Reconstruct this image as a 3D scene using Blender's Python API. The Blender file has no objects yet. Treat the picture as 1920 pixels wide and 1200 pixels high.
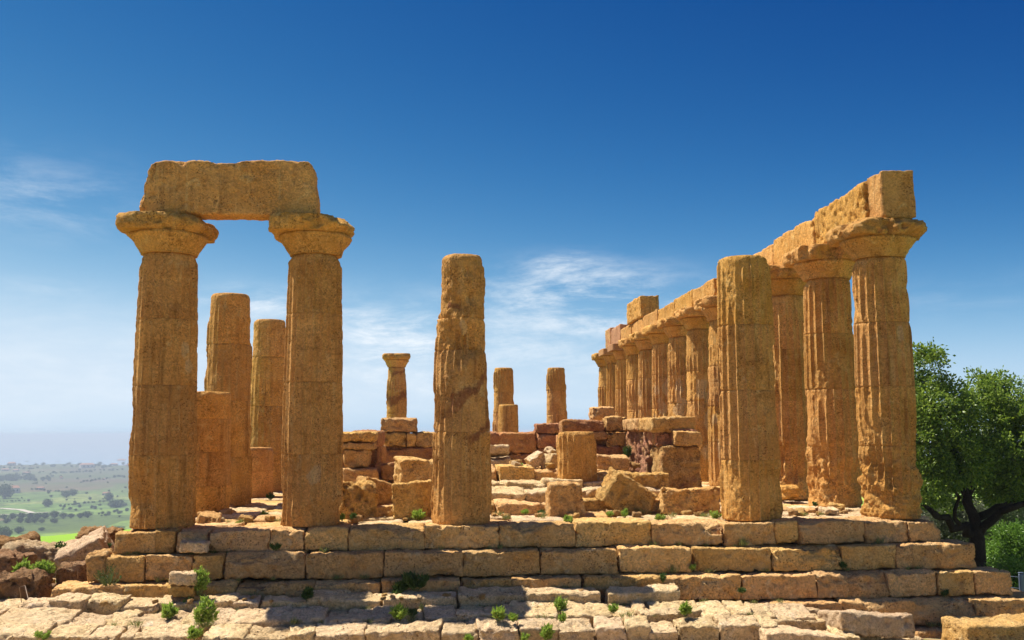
import bpy, math, random
import numpy as np
from mathutils import Vector, Matrix

S = bpy.context.scene
COL = S.collection
rad = math.radians

# ------------------------------------------------------------------ camera
CAM = np.array([5.727, -21.056, 1.868])
YAW, PITCH, ROLL, FPX = 0.0681, 0.1106, -0.0066, 1878.04
def cam_axes():
    cy, sy, cp, sp = math.cos(YAW), math.sin(YAW), math.cos(PITCH), math.sin(PITCH)
    f = np.array([sy*cp, cy*cp, sp]); r = np.array([cy, -sy, 0.0]); u = np.cross(r, f)
    cr, sr = math.cos(ROLL), math.sin(ROLL)
    return cr*r+sr*u, -sr*r+cr*u, f
AR, AU, AF = cam_axes()
def ray(px, py):
    return AF+(px-960)/FPX*AR-(py-600)/FPX*AU
def at(px, py, Y=None, Z=None, X=None):
    d = ray(px, py)
    if Y is not None: t = (Y-CAM[1])/d[1]
    elif Z is not None: t = (Z-CAM[2])/d[2]
    else: t = (X-CAM[0])/d[0]
    return CAM+t*d
cd = bpy.data.cameras.new('camera'); cam = bpy.data.objects.new('camera', cd); COL.objects.link(cam)
cd.sensor_width = 36; cd.lens = FPX/1920*36; cd.clip_start = 0.1; cd.clip_end = 120000
M = Matrix.Identity(4)
for i in range(3):
    M[i][0], M[i][1], M[i][2], M[i][3] = AR[i], AU[i], -AF[i], CAM[i]
cam.matrix_world = M
S.camera = cam

# ------------------------------------------------------------------ light
SUN = Vector((-4.15, 2.65, 8.7)).normalized()
sd = bpy.data.lights.new('sun', 'SUN'); sd.energy = 5.0; sd.angle = rad(0.5); sd.color = (1.0, 0.94, 0.84)
so = bpy.data.objects.new('sun', sd); COL.objects.link(so)
so.rotation_euler = SUN.to_track_quat('Z', 'Y').to_euler()
W = bpy.data.worlds.new('World'); S.world = W; W.use_nodes = True
SKY_REF, SKY_GAIN = 6.6, 6.0
SKY_CURVE = ((0.624, 4.7), (0.745, 2.4), (0.871, 1.16))
def world():
    nt = W.node_tree; N = nt.nodes; L = nt.links; N.clear()
    out = N.new('ShaderNodeOutputWorld'); bg = N.new('ShaderNodeBackground'); bg.inputs[1].default_value = 0.105
    sky = N.new('ShaderNodeTexSky'); sky.sky_type = 'NISHITA'; sky.sun_disc = False
    sky.sun_elevation = math.asin(SUN.z); sky.sun_rotation = math.atan2(SUN.x, SUN.y)
    sky.altitude = 100; sky.air_density = 1.0; sky.dust_density = 0.3; sky.ozone_density = 2.0
    tc = N.new('ShaderNodeTexCoord'); sep = N.new('ShaderNodeSeparateXYZ'); L.new(tc.outputs['Generated'], sep.inputs[0])
    def m(op, a, b=None, c=None):
        n = N.new('ShaderNodeMath'); n.operation = op
        for i, v in enumerate((a, b, c)):
            if v is None: continue
            if isinstance(v, (int, float)): n.inputs[i].default_value = v
            else: L.new(v, n.inputs[i])
        return n.outputs[0]
    # grade of the sky as through a polariser: each channel follows the sky's own green with a steeper curve
    sc = N.new('ShaderNodeSeparateColor'); L.new(sky.outputs[0], sc.inputs[0]); g0 = m('SMOOTH_MIN', m('DIVIDE', m('MAXIMUM', sc.outputs[1], 0.001), SKY_REF), 1.0, 0.25)
    cc = N.new('ShaderNodeCombineColor')
    for i, (k, pw) in enumerate(SKY_CURVE): L.new(m('MULTIPLY', m('POWER', g0, pw), k*SKY_GAIN), cc.inputs[i])
    # a polariser darkens the sky about a right angle from the sun and leaves the rest alone
    tc = N.new('ShaderNodeTexCoord'); dp = N.new('ShaderNodeVectorMath'); dp.operation = 'DOT_PRODUCT'; L.new(tc.outputs['Generated'], dp.inputs[0]); dp.inputs[1].default_value = SUN
    def ss(x, a, b):
        n = N.new('ShaderNodeMapRange'); n.interpolation_type = 'SMOOTHSTEP'; n.inputs['From Min'].default_value = a; n.inputs['From Max'].default_value = b; L.new(x, n.inputs[0]); return n.outputs[0]
    pol = m('MULTIPLY', ss(dp.outputs['Value'], -0.30, 0.02), m('SUBTRACT', 1.0, ss(dp.outputs['Value'], 0.80, 0.95)))
    hs = N.new('ShaderNodeMix'); hs.data_type = 'RGBA'; L.new(pol, hs.inputs['Factor']); L.new(sky.outputs[0], hs.inputs['A']); L.new(cc.outputs[0], hs.inputs['B'])
    cmb = N.new('ShaderNodeCombineXYZ'); L.new(m('ARCTAN2', sep.outputs[0], sep.outputs[1]), cmb.inputs[0]); L.new(sep.outputs[2], cmb.inputs[1])
    mp = N.new('ShaderNodeMapping'); mp.inputs['Rotation'].default_value = (0, 0, rad(-13)); mp.inputs['Scale'].default_value = (9.0, 32.0, 1)
    L.new(cmb.outputs[0], mp.inputs[0])
    n1 = N.new('ShaderNodeTexNoise'); n1.inputs['Scale'].default_value = 1.0; n1.inputs['Detail'].default_value = 9; n1.inputs['Roughness'].default_value = 0.68; n1.inputs['Distortion'].default_value = 0.25
    L.new(mp.outputs[0], n1.inputs['Vector'])
    # cloud banks: direction, angular half width and height, strength
    tot = None
    for px, py, wx, wy, s in ((1090, 545, 0.08, 0.022, 1.5), (1050, 495, 0.035, 0.010, 0.9), (1150, 600, 0.07, 0.018, 0.9), (740, 640, 0.06, 0.03, 1.1), (700, 610, 0.04, 0.012, 0.6), (480, 570, 0.06, 0.014, 1.2),
                              (60, 370, 0.10, 0.03, 0.45), (80, 540, 0.03, 0.008, 0.5), (60, 690, 0.16, 0.05, 0.6), (880, 680, 0.2, 0.05, 0.95), (1800, 560, 0.08, 0.02, 0.16), (130, 812, 0.16, 0.003, 0.5)):
        d = ray(px, py); d = d/np.linalg.norm(d); az = math.atan2(d[0], d[1]); el = math.asin(d[2])
        a = m('ARCTAN2', sep.outputs[0], sep.outputs[1])
        u = m('DIVIDE', m('SUBTRACT', a, az), wx); v = m('DIVIDE', m('SUBTRACT', sep.outputs[2], math.sin(el)), wy)
        g = m('MULTIPLY', m('EXPONENT', m('MULTIPLY', m('ADD', m('MULTIPLY', u, u), m('MULTIPLY', v, v)), -1.0)), s)
        tot = g if tot is None else m('ADD', tot, g)
    mr = N.new('ShaderNodeMapRange'); mr.inputs['From Min'].default_value = 0.36; mr.inputs['From Max'].default_value = 0.80; mr.interpolation_type = 'SMOOTHSTEP'
    L.new(n1.outputs[0], mr.inputs[0])
    fac = m('MINIMUM', m('MULTIPLY', m('MULTIPLY', mr.outputs[0], tot), 0.95), 0.9)
    mix = N.new('ShaderNodeMix'); mix.data_type = 'RGBA'; mix.inputs['B'].default_value = (4.9, 5.3, 5.7, 1)
    L.new(fac, mix.inputs['Factor']); L.new(hs.outputs['Result'], mix.inputs['A'])
    L.new(mix.outputs['Result'], bg.inputs[0]); L.new(bg.outputs[0], out.inputs[0])
world()
S.view_settings.view_transform = 'Standard'; S.view_settings.look = 'None'
S.view_settings.exposure = 0.80; S.view_settings.gamma = 1.0; S.view_settings.use_curve_mapping = False
S.render.engine = 'CYCLES'
S.cycles.max_bounces = 8; S.cycles.diffuse_bounces = 5; S.cycles.volume_bounces = 0
S.cycles.use_denoising = True

# ------------------------------------------------------------------ numpy noise
def _hash(ix, iy, iz, seed):
    h = (ix.astype(np.uint32)*np.uint32(374761393)+iy.astype(np.uint32)*np.uint32(668265263)+iz.astype(np.uint32)*np.uint32(2147483647)+np.uint32((seed*974634777+12345) & 0xffffffff))
    h = (h ^ (h >> np.uint32(13)))*np.uint32(1274126177)
    h = (h ^ (h >> np.uint32(16)))*np.uint32(2246822519)
    h = h ^ (h >> np.uint32(15))
    return h.astype(np.float64)/4294967295.0
def vnoise(p, seed=0):
    i = np.floor(p).astype(np.int64); f = p-i; f = f*f*f*(f*(f*6-15)+10)
    x, y, z = i[:, 0], i[:, 1], i[:, 2]; r = 0
    for dx in (0, 1):
        wx = f[:, 0] if dx else 1-f[:, 0]
        for dy in (0, 1):
            wy = f[:, 1] if dy else 1-f[:, 1]
            for dz in (0, 1):
                wz = f[:, 2] if dz else 1-f[:, 2]
                r = r+wx*wy*wz*_hash(x+dx, y+dy, z+dz, seed)
    return r*2-1
def fbm(p, freq, oct=4, seed=0, gain=0.5):
    r = 0; a = 1.0; t = 0
    for o in range(oct):
        r = r+a*vnoise(p*freq+o*17.3, seed+o*31); t += a; a *= gain; freq *= 2.03
    return r/t
def sstep(a, b, x):
    t = np.clip((x-a)/(b-a), 0, 1); return t*t*(3-2*t)

# ------------------------------------------------------------------ objects
def tag(o, label=None, cat=None, group=None, kind=None):
    if label: o['label'] = label; o['kind'] = 'thing'
    if cat: o['category'] = cat
    if group: o['group'] = group
    if kind: o['kind'] = kind
    return o
def empty(name, loc=(0, 0, 0)):
    o = bpy.data.objects.new(name, None); COL.objects.link(o); o.location = loc; o.empty_display_size = 0.2
    return o
def mesh(name, v, q, mat, parent=None, loc=None, attrs=None, smooth=True, mats=None, mi=None):
    v = np.asarray(v, dtype=np.float32); me = bpy.data.meshes.new(name)
    me.vertices.add(len(v)); me.vertices.foreach_set('co', v.ravel())
    if isinstance(q, np.ndarray) and q.ndim == 2:
        k = q.shape[1]; n = len(q); flat = q.ravel(); ls = np.arange(n)*k; lt = np.full(n, k)
    else:
        lt = np.array([len(f) for f in q]); flat = np.concatenate([np.asarray(f) for f in q]); ls = np.concatenate([[0], np.cumsum(lt)[:-1]]); n = len(lt)
    me.loops.add(len(flat)); me.loops.foreach_set('vertex_index', flat.astype(np.int32))
    me.polygons.add(n); me.polygons.foreach_set('loop_start', ls.astype(np.int32)); me.polygons.foreach_set('loop_total', lt.astype(np.int32))
    me.polygons.foreach_set('use_smooth', np.full(n, smooth))
    for mm in (mats or [mat]): me.materials.append(mm)
    if mi is not None: me.polygons.foreach_set('material_index', np.asarray(mi, dtype=np.int32))
    if attrs:
        for k2, a in attrs.items():
            at_ = me.attributes.new(k2, 'FLOAT', 'POINT'); at_.data.foreach_set('value', np.asarray(a, dtype=np.float32))
    me.update(calc_edges=True); me.validate()
    o = bpy.data.objects.new(name, me); COL.objects.link(o)
    if loc is not None: o.location = loc
    if parent is not None: o.parent = parent
    return o

# ------------------------------------------------------------------ materials
def new_mat(name):
    m = bpy.data.materials.new(name); m.use_nodes = True; nt = m.node_tree
    return m, nt.nodes, nt.links, nt.nodes['Principled BSDF']
def stone(name, ca, cb, dark, pale, pits=1.0, bump=0.6, red=(0.30, 0.085, 0.04), redamt=0.0, vary=0.3, hue=0.010, streak=0.0):
    m, N, L, P = new_mat(name)
    P.inputs['Roughness'].default_value = 0.93; P.inputs['Specular IOR Level'].default_value = 0.12
    tc = N.new('ShaderNodeTexCoord'); oi = N.new('ShaderNodeObjectInfo')
    off = N.new('ShaderNodeVectorMath'); off.operation = 'MULTIPLY_ADD'
    comb = N.new('ShaderNodeCombineXYZ')
    for i in range(3): L.new(oi.outputs['Random'], comb.inputs[i])
    L.new(comb.outputs[0], off.inputs[0]); off.inputs[1].default_value = (71, 43, 97); L.new(tc.outputs['Object'], off.inputs[2])
    V = off.outputs[0]
    def noise(sc, det=6, ro=0.6, dist=0.0, vec=V):
        n = N.new('ShaderNodeTexNoise'); n.inputs['Scale'].default_value = sc; n.inputs['Detail'].default_value = det
        n.inputs['Roughness'].default_value = ro; n.inputs['Distortion'].default_value = dist; L.new(vec, n.inputs['Vector']); return n.outputs[0]
    def mr(x, a, b, c=0.0, d=1.0):
        n = N.new('ShaderNodeMapRange'); n.interpolation_type = 'SMOOTHSTEP'
        for k, vv in (('From Min', a), ('From Max', b), ('To Min', c), ('To Max', d)): n.inputs[k].default_value = vv
        L.new(x, n.inputs[0]); return n.outputs[0]
    def mix(f, a, b, bt='MIX'):
        n = N.new('ShaderNodeMix'); n.data_type = 'RGBA'; n.blend_type = bt
        for k, vv in (('Factor', f), ('A', a), ('B', b)):
            if isinstance(vv, float): n.inputs[k].default_value = vv
            elif isinstance(vv, tuple): n.inputs[k].default_value = (*vv, 1)
            else: L.new(vv, n.inputs[k])
        return n.outputs['Result']
    def math_(op, a, b):
        n = N.new('ShaderNodeMath'); n.operation = op
        for i, vv in enumerate((a, b)):
            if isinstance(vv, (int, float)): n.inputs[i].default_value = vv
            else: L.new(vv, n.inputs[i])
        return n.outputs[0]
    c = mix(mr(noise(1.3, 5, 0.6, 0.6), 0.35, 0.66), ca, cb)
    # bedding veins of the sandstone: stretched, tilted noise
    mp = N.new('ShaderNodeMapping'); mp.inputs['Rotation'].default_value = (0.5, 0.6, 0); mp.inputs['Scale'].default_value = (1.2, 1.2, 3.5)
    L.new(V, mp.inputs[0])
    c = mix(mr(noise(1.6, 5, 0.65, 1.2, mp.outputs[0]), 0.54, 0.74, 0, 0.5), c, dark)
    c = mix(mr(noise(3.1, 6, 0.65, 0.8), 0.55, 0.70, 0, 0.7), c, pale)
    c = mix(mr(noise(6.0, 7, 0.75), 0.55, 0.68, 0, 0.5), c, dark)
    if streak > 0:      # run-off streaks down the shafts
        ms = N.new('ShaderNodeMapping'); ms.inputs['Scale'].default_value = (3.2, 3.2, .28); L.new(V, ms.inputs[0])
        c = mix(mr(noise(1.7, 6, 0.6, 0.3, ms.outputs[0]), 0.52, 0.70, 0, streak), c, dark)
        c = mix(mr(noise(2.3, 5, 0.6, 0.3, ms.outputs[0]), 0.56, 0.72, 0, streak), c, pale)
    if redamt > 0: c = mix(mr(noise(0.9, 5, 0.65, 1.0), 0.62-redamt*0.35, 0.75-redamt*0.3, 0, 0.85), c, red)
    for nm, colr in (('stain', (0.25, 0.085, 0.035)), ('lime', (0.66, 0.49, 0.27))):
        a = N.new('ShaderNodeAttribute'); a.attribute_name = nm
        c = mix(a.outputs['Fac'], c, colr)
    # pits
    vo = N.new('ShaderNodeTexVoronoi'); vo.inputs['Scale'].default_value = 20; vo.inputs['Randomness'].default_value = 1.0
    wv = N.new('ShaderNodeVectorMath'); wv.operation = 'ADD'
    nn = N.new('ShaderNodeTexNoise'); nn.inputs['Scale'].default_value = 9; L.new(V, nn.inputs['Vector'])
    L.new(V, wv.inputs[0]); sc = N.new('ShaderNodeVectorMath'); sc.operation = 'SCALE'; sc.inputs['Scale'].default_value = 0.09
    L.new(nn.outputs['Color'], sc.inputs[0]); L.new(sc.outputs[0], wv.inputs[1]); L.new(wv.outputs[0], vo.inputs['Vector'])
    pm = math_('MULTIPLY', mr(vo.outputs['Distance'], 0.14, 0.36, 1.0, 0.0), mr(noise(2.2, 4), 0.42, 0.62))
    speck = mr(noise(34, 5, 0.75), 0.56, 0.66)
    c = mix(math_('MULTIPLY', pm, 0.85*pits), c, dark)
    c = mix(math_('MULTIPLY', speck, 0.62), c, dark)
    c = mix(math_('MULTIPLY', mr(noise(24, 4, 0.7), 0.55, 0.7), 0.4), c, pale)
    gr = N.new('ShaderNodeCombineColor'); gv = mr(noise(21, 6, 0.85), 0.36, 0.64, 0.62, 1.30)
    gw = N.new('ShaderNodeMix'); gw.inputs['A'].default_value = 1.0; L.new(mr(noise(1.9, 5, 0.65), 0.38, 0.62, 0.45, 1.1), gw.inputs['Factor']); L.new(gv, gw.inputs['B']); gv = gw.outputs['Result']
    for i in range(3): L.new(gv, gr.inputs[i])
    c = mix(1.0, c, gr.outputs[0], 'MULTIPLY')
    # per stone tint
    hs = N.new('ShaderNodeHueSaturation'); L.new(c, hs.inputs['Color'])
    L.new(math_('ADD', math_('MULTIPLY', oi.outputs['Random'], vary), 1.0-vary*0.5), hs.inputs['Value'])
    r2 = N.new('ShaderNodeTexWhiteNoise'); r2.noise_dimensions = '1D'; L.new(oi.outputs['Random'], r2.inputs['W'])
    L.new(math_('ADD', math_('MULTIPLY', r2.outputs['Value'], hue), 0.5-hue*0.6), hs.inputs['Hue'])
    L.new(math_('ADD', math_('MULTIPLY', r2.outputs['Value'], hue*8), 1.0-hue*4), hs.inputs['Saturation'])
    L.new(hs.outputs[0], P.inputs['Base Color'])
    # relief
    h = math_('ADD', math_('MULTIPLY', noise(13, 10, 0.75, 0.3), 1.5), math_('MULTIPLY', noise(50, 4, 0.7), 0.4))
    h = math_('SUBTRACT', h, math_('MULTIPLY', pm, 0.55*pits))
    bm = N.new('ShaderNodeBump'); bm.inputs['Strength'].default_value = bump; bm.inputs['Distance'].default_value = 0.05
    L.new(h, bm.inputs['Height']); L.new(bm.outputs[0], P.inputs['Normal'])
    return m
M_COL = stone('column_sandstone', (0.69, 0.372, 0.108), (0.59, 0.290, 0.07), (0.19, 0.075, 0.016), (0.72, 0.47, 0.18), vary=0.22, hue=0.006, streak=0.5, bump=0.9)
M_STEP = stone('step_sandstone', (0.73, 0.455, 0.185), (0.65, 0.372, 0.13), (0.24, 0.12, 0.045), (0.78, 0.58, 0.31), bump=0.9)
M_PAVE = stone('pavement_limestone', (0.73, 0.535, 0.30), (0.65, 0.455, 0.235), (0.27, 0.16, 0.075), (0.80, 0.65, 0.45), bump=0.9, vary=0.2)
M_WALL = stone('wall_sandstone', (0.68, 0.42, 0.155), (0.60, 0.33, 0.105), (0.22, 0.09, 0.03), (0.74, 0.53, 0.25), redamt=0.06, bump=1.0)
M_RED = stone('burnt_sandstone', (0.54, 0.29, 0.11), (0.46, 0.20, 0.085), (0.16, 0.055, 0.025), (0.58, 0.35, 0.17), redamt=0.35, bump=1.0, red=(0.38, 0.17, 0.09))
M_PRED = stone('pink_stained_sandstone', (0.62, 0.39, 0.16), (0.54, 0.28, 0.11), (0.20, 0.08, 0.03), (0.72, 0.50, 0.25), redamt=0.75, bump=1.1, red=(0.52, 0.235, 0.13))
M_ROCK = stone('dark_boulder_stone', (0.36, 0.21, 0.10), (0.29, 0.155, 0.07), (0.10, 0.05, 0.025), (0.48, 0.33, 0.19), bump=1.0)
M_PINK = stone('pinkish_boulder_stone', (0.56, 0.41, 0.24), (0.50, 0.34, 0.19), (0.24, 0.13, 0.08), (0.64, 0.50, 0.34), bump=0.9)
M_NEW = stone('restored_smooth_stone', (0.44, 0.23, 0.11), (0.40, 0.20, 0.09), (0.30, 0.15, 0.07), (0.48, 0.28, 0.15), pits=0.1, bump=0.15)
def plain(name, c, rough=0.6, metal=0.0):
    m, N, L, P = new_mat(name); P.inputs['Roughness'].default_value = rough; P.inputs['Metallic'].default_value = metal
    tc = N.new('ShaderNodeTexCoord'); n = N.new('ShaderNodeTexNoise'); n.inputs['Scale'].default_value = 6; L.new(tc.outputs['Object'], n.inputs['Vector'])
    mx = N.new('ShaderNodeMix'); mx.data_type = 'RGBA'; mx.inputs['A'].default_value = (*c, 1); mx.inputs['B'].default_value = (c[0]*.65, c[1]*.65, c[2]*.65, 1)
    L.new(n.outputs[0], mx.inputs['Factor']); L.new(mx.outputs['Result'], P.inputs['Base Color'])
    return m
def leafmat(name, c1, c2, trans=0.35, rough=0.45):
    m, N, L, P = new_mat(name); P.inputs['Roughness'].default_value = rough; P.inputs['Specular IOR Level'].default_value = 0.35
    g = N.new('ShaderNodeNewGeometry'); r = N.new('ShaderNodeMix'); r.data_type = 'RGBA'
    r.inputs['A'].default_value = (*c1, 1); r.inputs['B'].default_value = (*c2, 1); L.new(g.outputs['Random Per Island'], r.inputs['Factor'])
    L.new(r.outputs['Result'], P.inputs['Base Color'])
    t = N.new('ShaderNodeBsdfTranslucent'); mx = N.new('ShaderNodeMixShader'); mx.inputs[0].default_value = trans
    L.new(r.outputs['Result'], t.inputs[0]); L.new(P.outputs[0], mx.inputs[1]); L.new(t.outputs[0], mx.inputs[2])
    L.new(mx.outputs[0], N['Material Output'].inputs[0])
    return m
M_WEED = leafmat('weed_leaf', (0.22, 0.36, 0.045), (0.36, 0.45, 0.08), 0.4)
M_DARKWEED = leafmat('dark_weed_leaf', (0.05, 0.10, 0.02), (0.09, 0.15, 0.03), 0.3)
M_TREE = leafmat('carob_leaf', (0.055, 0.12, 0.013), (0.31, 0.41, 0.05), 0.38, 0.42)
M_OLIVE = leafmat('olive_leaf', (0.085, 0.105, 0.05), (0.16, 0.18, 0.09), 0.3)
M_BUSH = leafmat('bright_bush_leaf', (0.10, 0.21, 0.02), (0.17, 0.29, 0.035), 0.4)
M_BARK = stone('bark', (0.045, 0.03, 0.02), (0.035, 0.022, 0.015), (0.015, 0.01, 0.008), (0.07, 0.05, 0.035), bump=1.0)
M_STEM = plain('weed_stem', (0.16, 0.20, 0.05))
M_DRYSTEM = plain('dry_stem', (0.20, 0.13, 0.06))
M_STEEL = plain('post_steel', (0.16, 0.20, 0.28), 0.45, 0.3)
M_WIRE = plain('rusty_wire', (0.32, 0.22, 0.15), 0.6, 0.2)
M_CORE = stone('core_rubble', (0.33, 0.19, 0.08), (0.28, 0.15, 0.06), (0.15, 0.07, 0.03), (0.38, 0.25, 0.12))

# ------------------------------------------------------------------ stone shapes
rng = random.Random(7)
def block_geo(hx, hy, hz, res=0.045, r=0.035, amp=0.012, seed=0, chip=0.06, warp=0.03, cap=60, mod=None):
    n = [max(3, min(cap, int(round(2*h/res)))) for h in (hx, hy, hz)]
    keys = []; quads = []
    for ax in range(3):
        a, b = (ax+1) % 3, (ax+2) % 3
        A, B = np.meshgrid(np.arange(n[a]+1), np.arange(n[b]+1), indexing='ij')
        for side in (0, n[ax]):
            idx = np.zeros(A.shape+(3,), dtype=np.int64); idx[..., a] = A; idx[..., b] = B; idx[..., ax] = side
            k = (idx[..., 0]*1000+idx[..., 1])*1000+idx[..., 2]
            q = np.stack([k[:-1, :-1], k[1:, :-1], k[1:, 1:], k[:-1, 1:]], -1).reshape(-1, 4)
            if side == 0: q = q[:, ::-1]
            quads.append(q)
    q = np.concatenate(quads); u, inv = np.unique(q, return_inverse=True); q = inv.reshape(-1, 4)
    idx = np.stack([u//1000000, (u//1000) % 1000, u % 1000], -1).astype(float)
    H = np.array([hx, hy, hz]); p = (idx/np.array(n)*2-1)*H
    o = np.array([seed*3.71 % 91, seed*7.13 % 83, seed*5.37 % 77])
    rr = r*(1.0+1.1*fbm(p+o, 1.7, 2, seed+5))+chip*sstep(0.22, 0.62, fbm(p+o, 2.3, 3, seed+9))
    rr = np.clip(rr, 0.006, 0.62*min(hx, hy, hz))[:, None]
    c = np.clip(p, -(H-rr), H-rr); v = p-c; l = np.linalg.norm(v, axis=1, keepdims=True); l[l < 1e-9] = 1
    nrm = v/l; p2 = c+nrm*rr
    w = np.stack([fbm(p2+o, 0.8, 2, seed+k*3+40) for k in range(3)], -1)
    d = amp*(fbm(p2+o, 6.0, 4, seed+2, 0.68)*2.3)+amp*1.2*fbm(p2+o, 2.0, 2, seed+3)
    pit = sstep(0.15, 0.5, fbm(p2+o, 9.0, 3, seed+21))*amp*2.2
    p2 = p2+nrm*(d-pit)[:, None]+w*warp
    if mod: p2 = mod(p2, H)
    return p2, q
def block(name, c, size, mat, parent=None, rot=(0, 0, 0), seed=None, **kw):
    """One weathered stone of size (x, y, z) centred on c."""
    seed = rng.randrange(1, 9000) if seed is None else seed
    v, q = block_geo(size[0]/2, size[1]/2, size[2]/2, seed=seed, **kw)
    o = mesh(name, v, q, mat, parent, c); o.rotation_euler = rot
    return o
def pblock(name, x0, y0, x1, y1, Y, dep, mat, parent=None, rot=(0, 0, 0), grow=0.0, **kw):
    """A stone whose front face stands on the plane Y and spans those bounds there."""
    a = at(x0, (y0+y1)/2, Y=Y); b = at(x1, (y0+y1)/2, Y=Y); t = at((x0+x1)/2, y0, Y=Y); d = at((x0+x1)/2, y1, Y=Y)
    zt, zb = t[2], d[2]-grow
    return block(name, ((a[0]+b[0])/2, Y+dep/2, (zt+zb)/2), (b[0]-a[0], dep, zt-zb), mat, parent, rot, **kw)
def radial(zs, th, rad_f, z_off=None, caps=True, cap_noise=0.012, seed=0):
    """closed surface from radius function of (theta, z)"""
    n = len(th); m = len(zs)
    T, Z = np.meshgrid(th, zs); R = rad_f(T, Z)
    v = np.stack([R*np.cos(T), R*np.sin(T), Z], -1)
    idx = np.arange(n*m).reshape(m, n)
    q = np.stack([idx[:-1], np.roll(idx[:-1], -1, 1), np.roll(idx[1:], -1, 1), idx[1:]], -1).reshape(-1, 4)
    v = v.reshape(-1, 3); qs = [q]; vs = [v]; cnt = n*m
    if caps:
        for row, flip in ((m-1, False), (0, True)):
            base = v[idx[row]]; prev = idx[row]
            for f in (0.93, 0.75, 0.5, 0.25, 0.02):
                ring = base.copy(); ring[:, :2] *= f
                ring[:, 2] += cap_noise*fbm(ring+seed*1.7, 4.0, 3, seed)*(1.5 if not flip else 0.2)+(0.01*(1-f) if not flip else 0)
                vs.append(ring); cur = np.arange(cnt, cnt+n); cnt += n
                qq = np.stack([prev, np.roll(prev, -1), np.roll(cur, -1), cur], -1)
                qs.append(qq[:, ::-1] if flip else qq); prev = cur
    return np.concatenate(vs), np.concatenate(qs)

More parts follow.
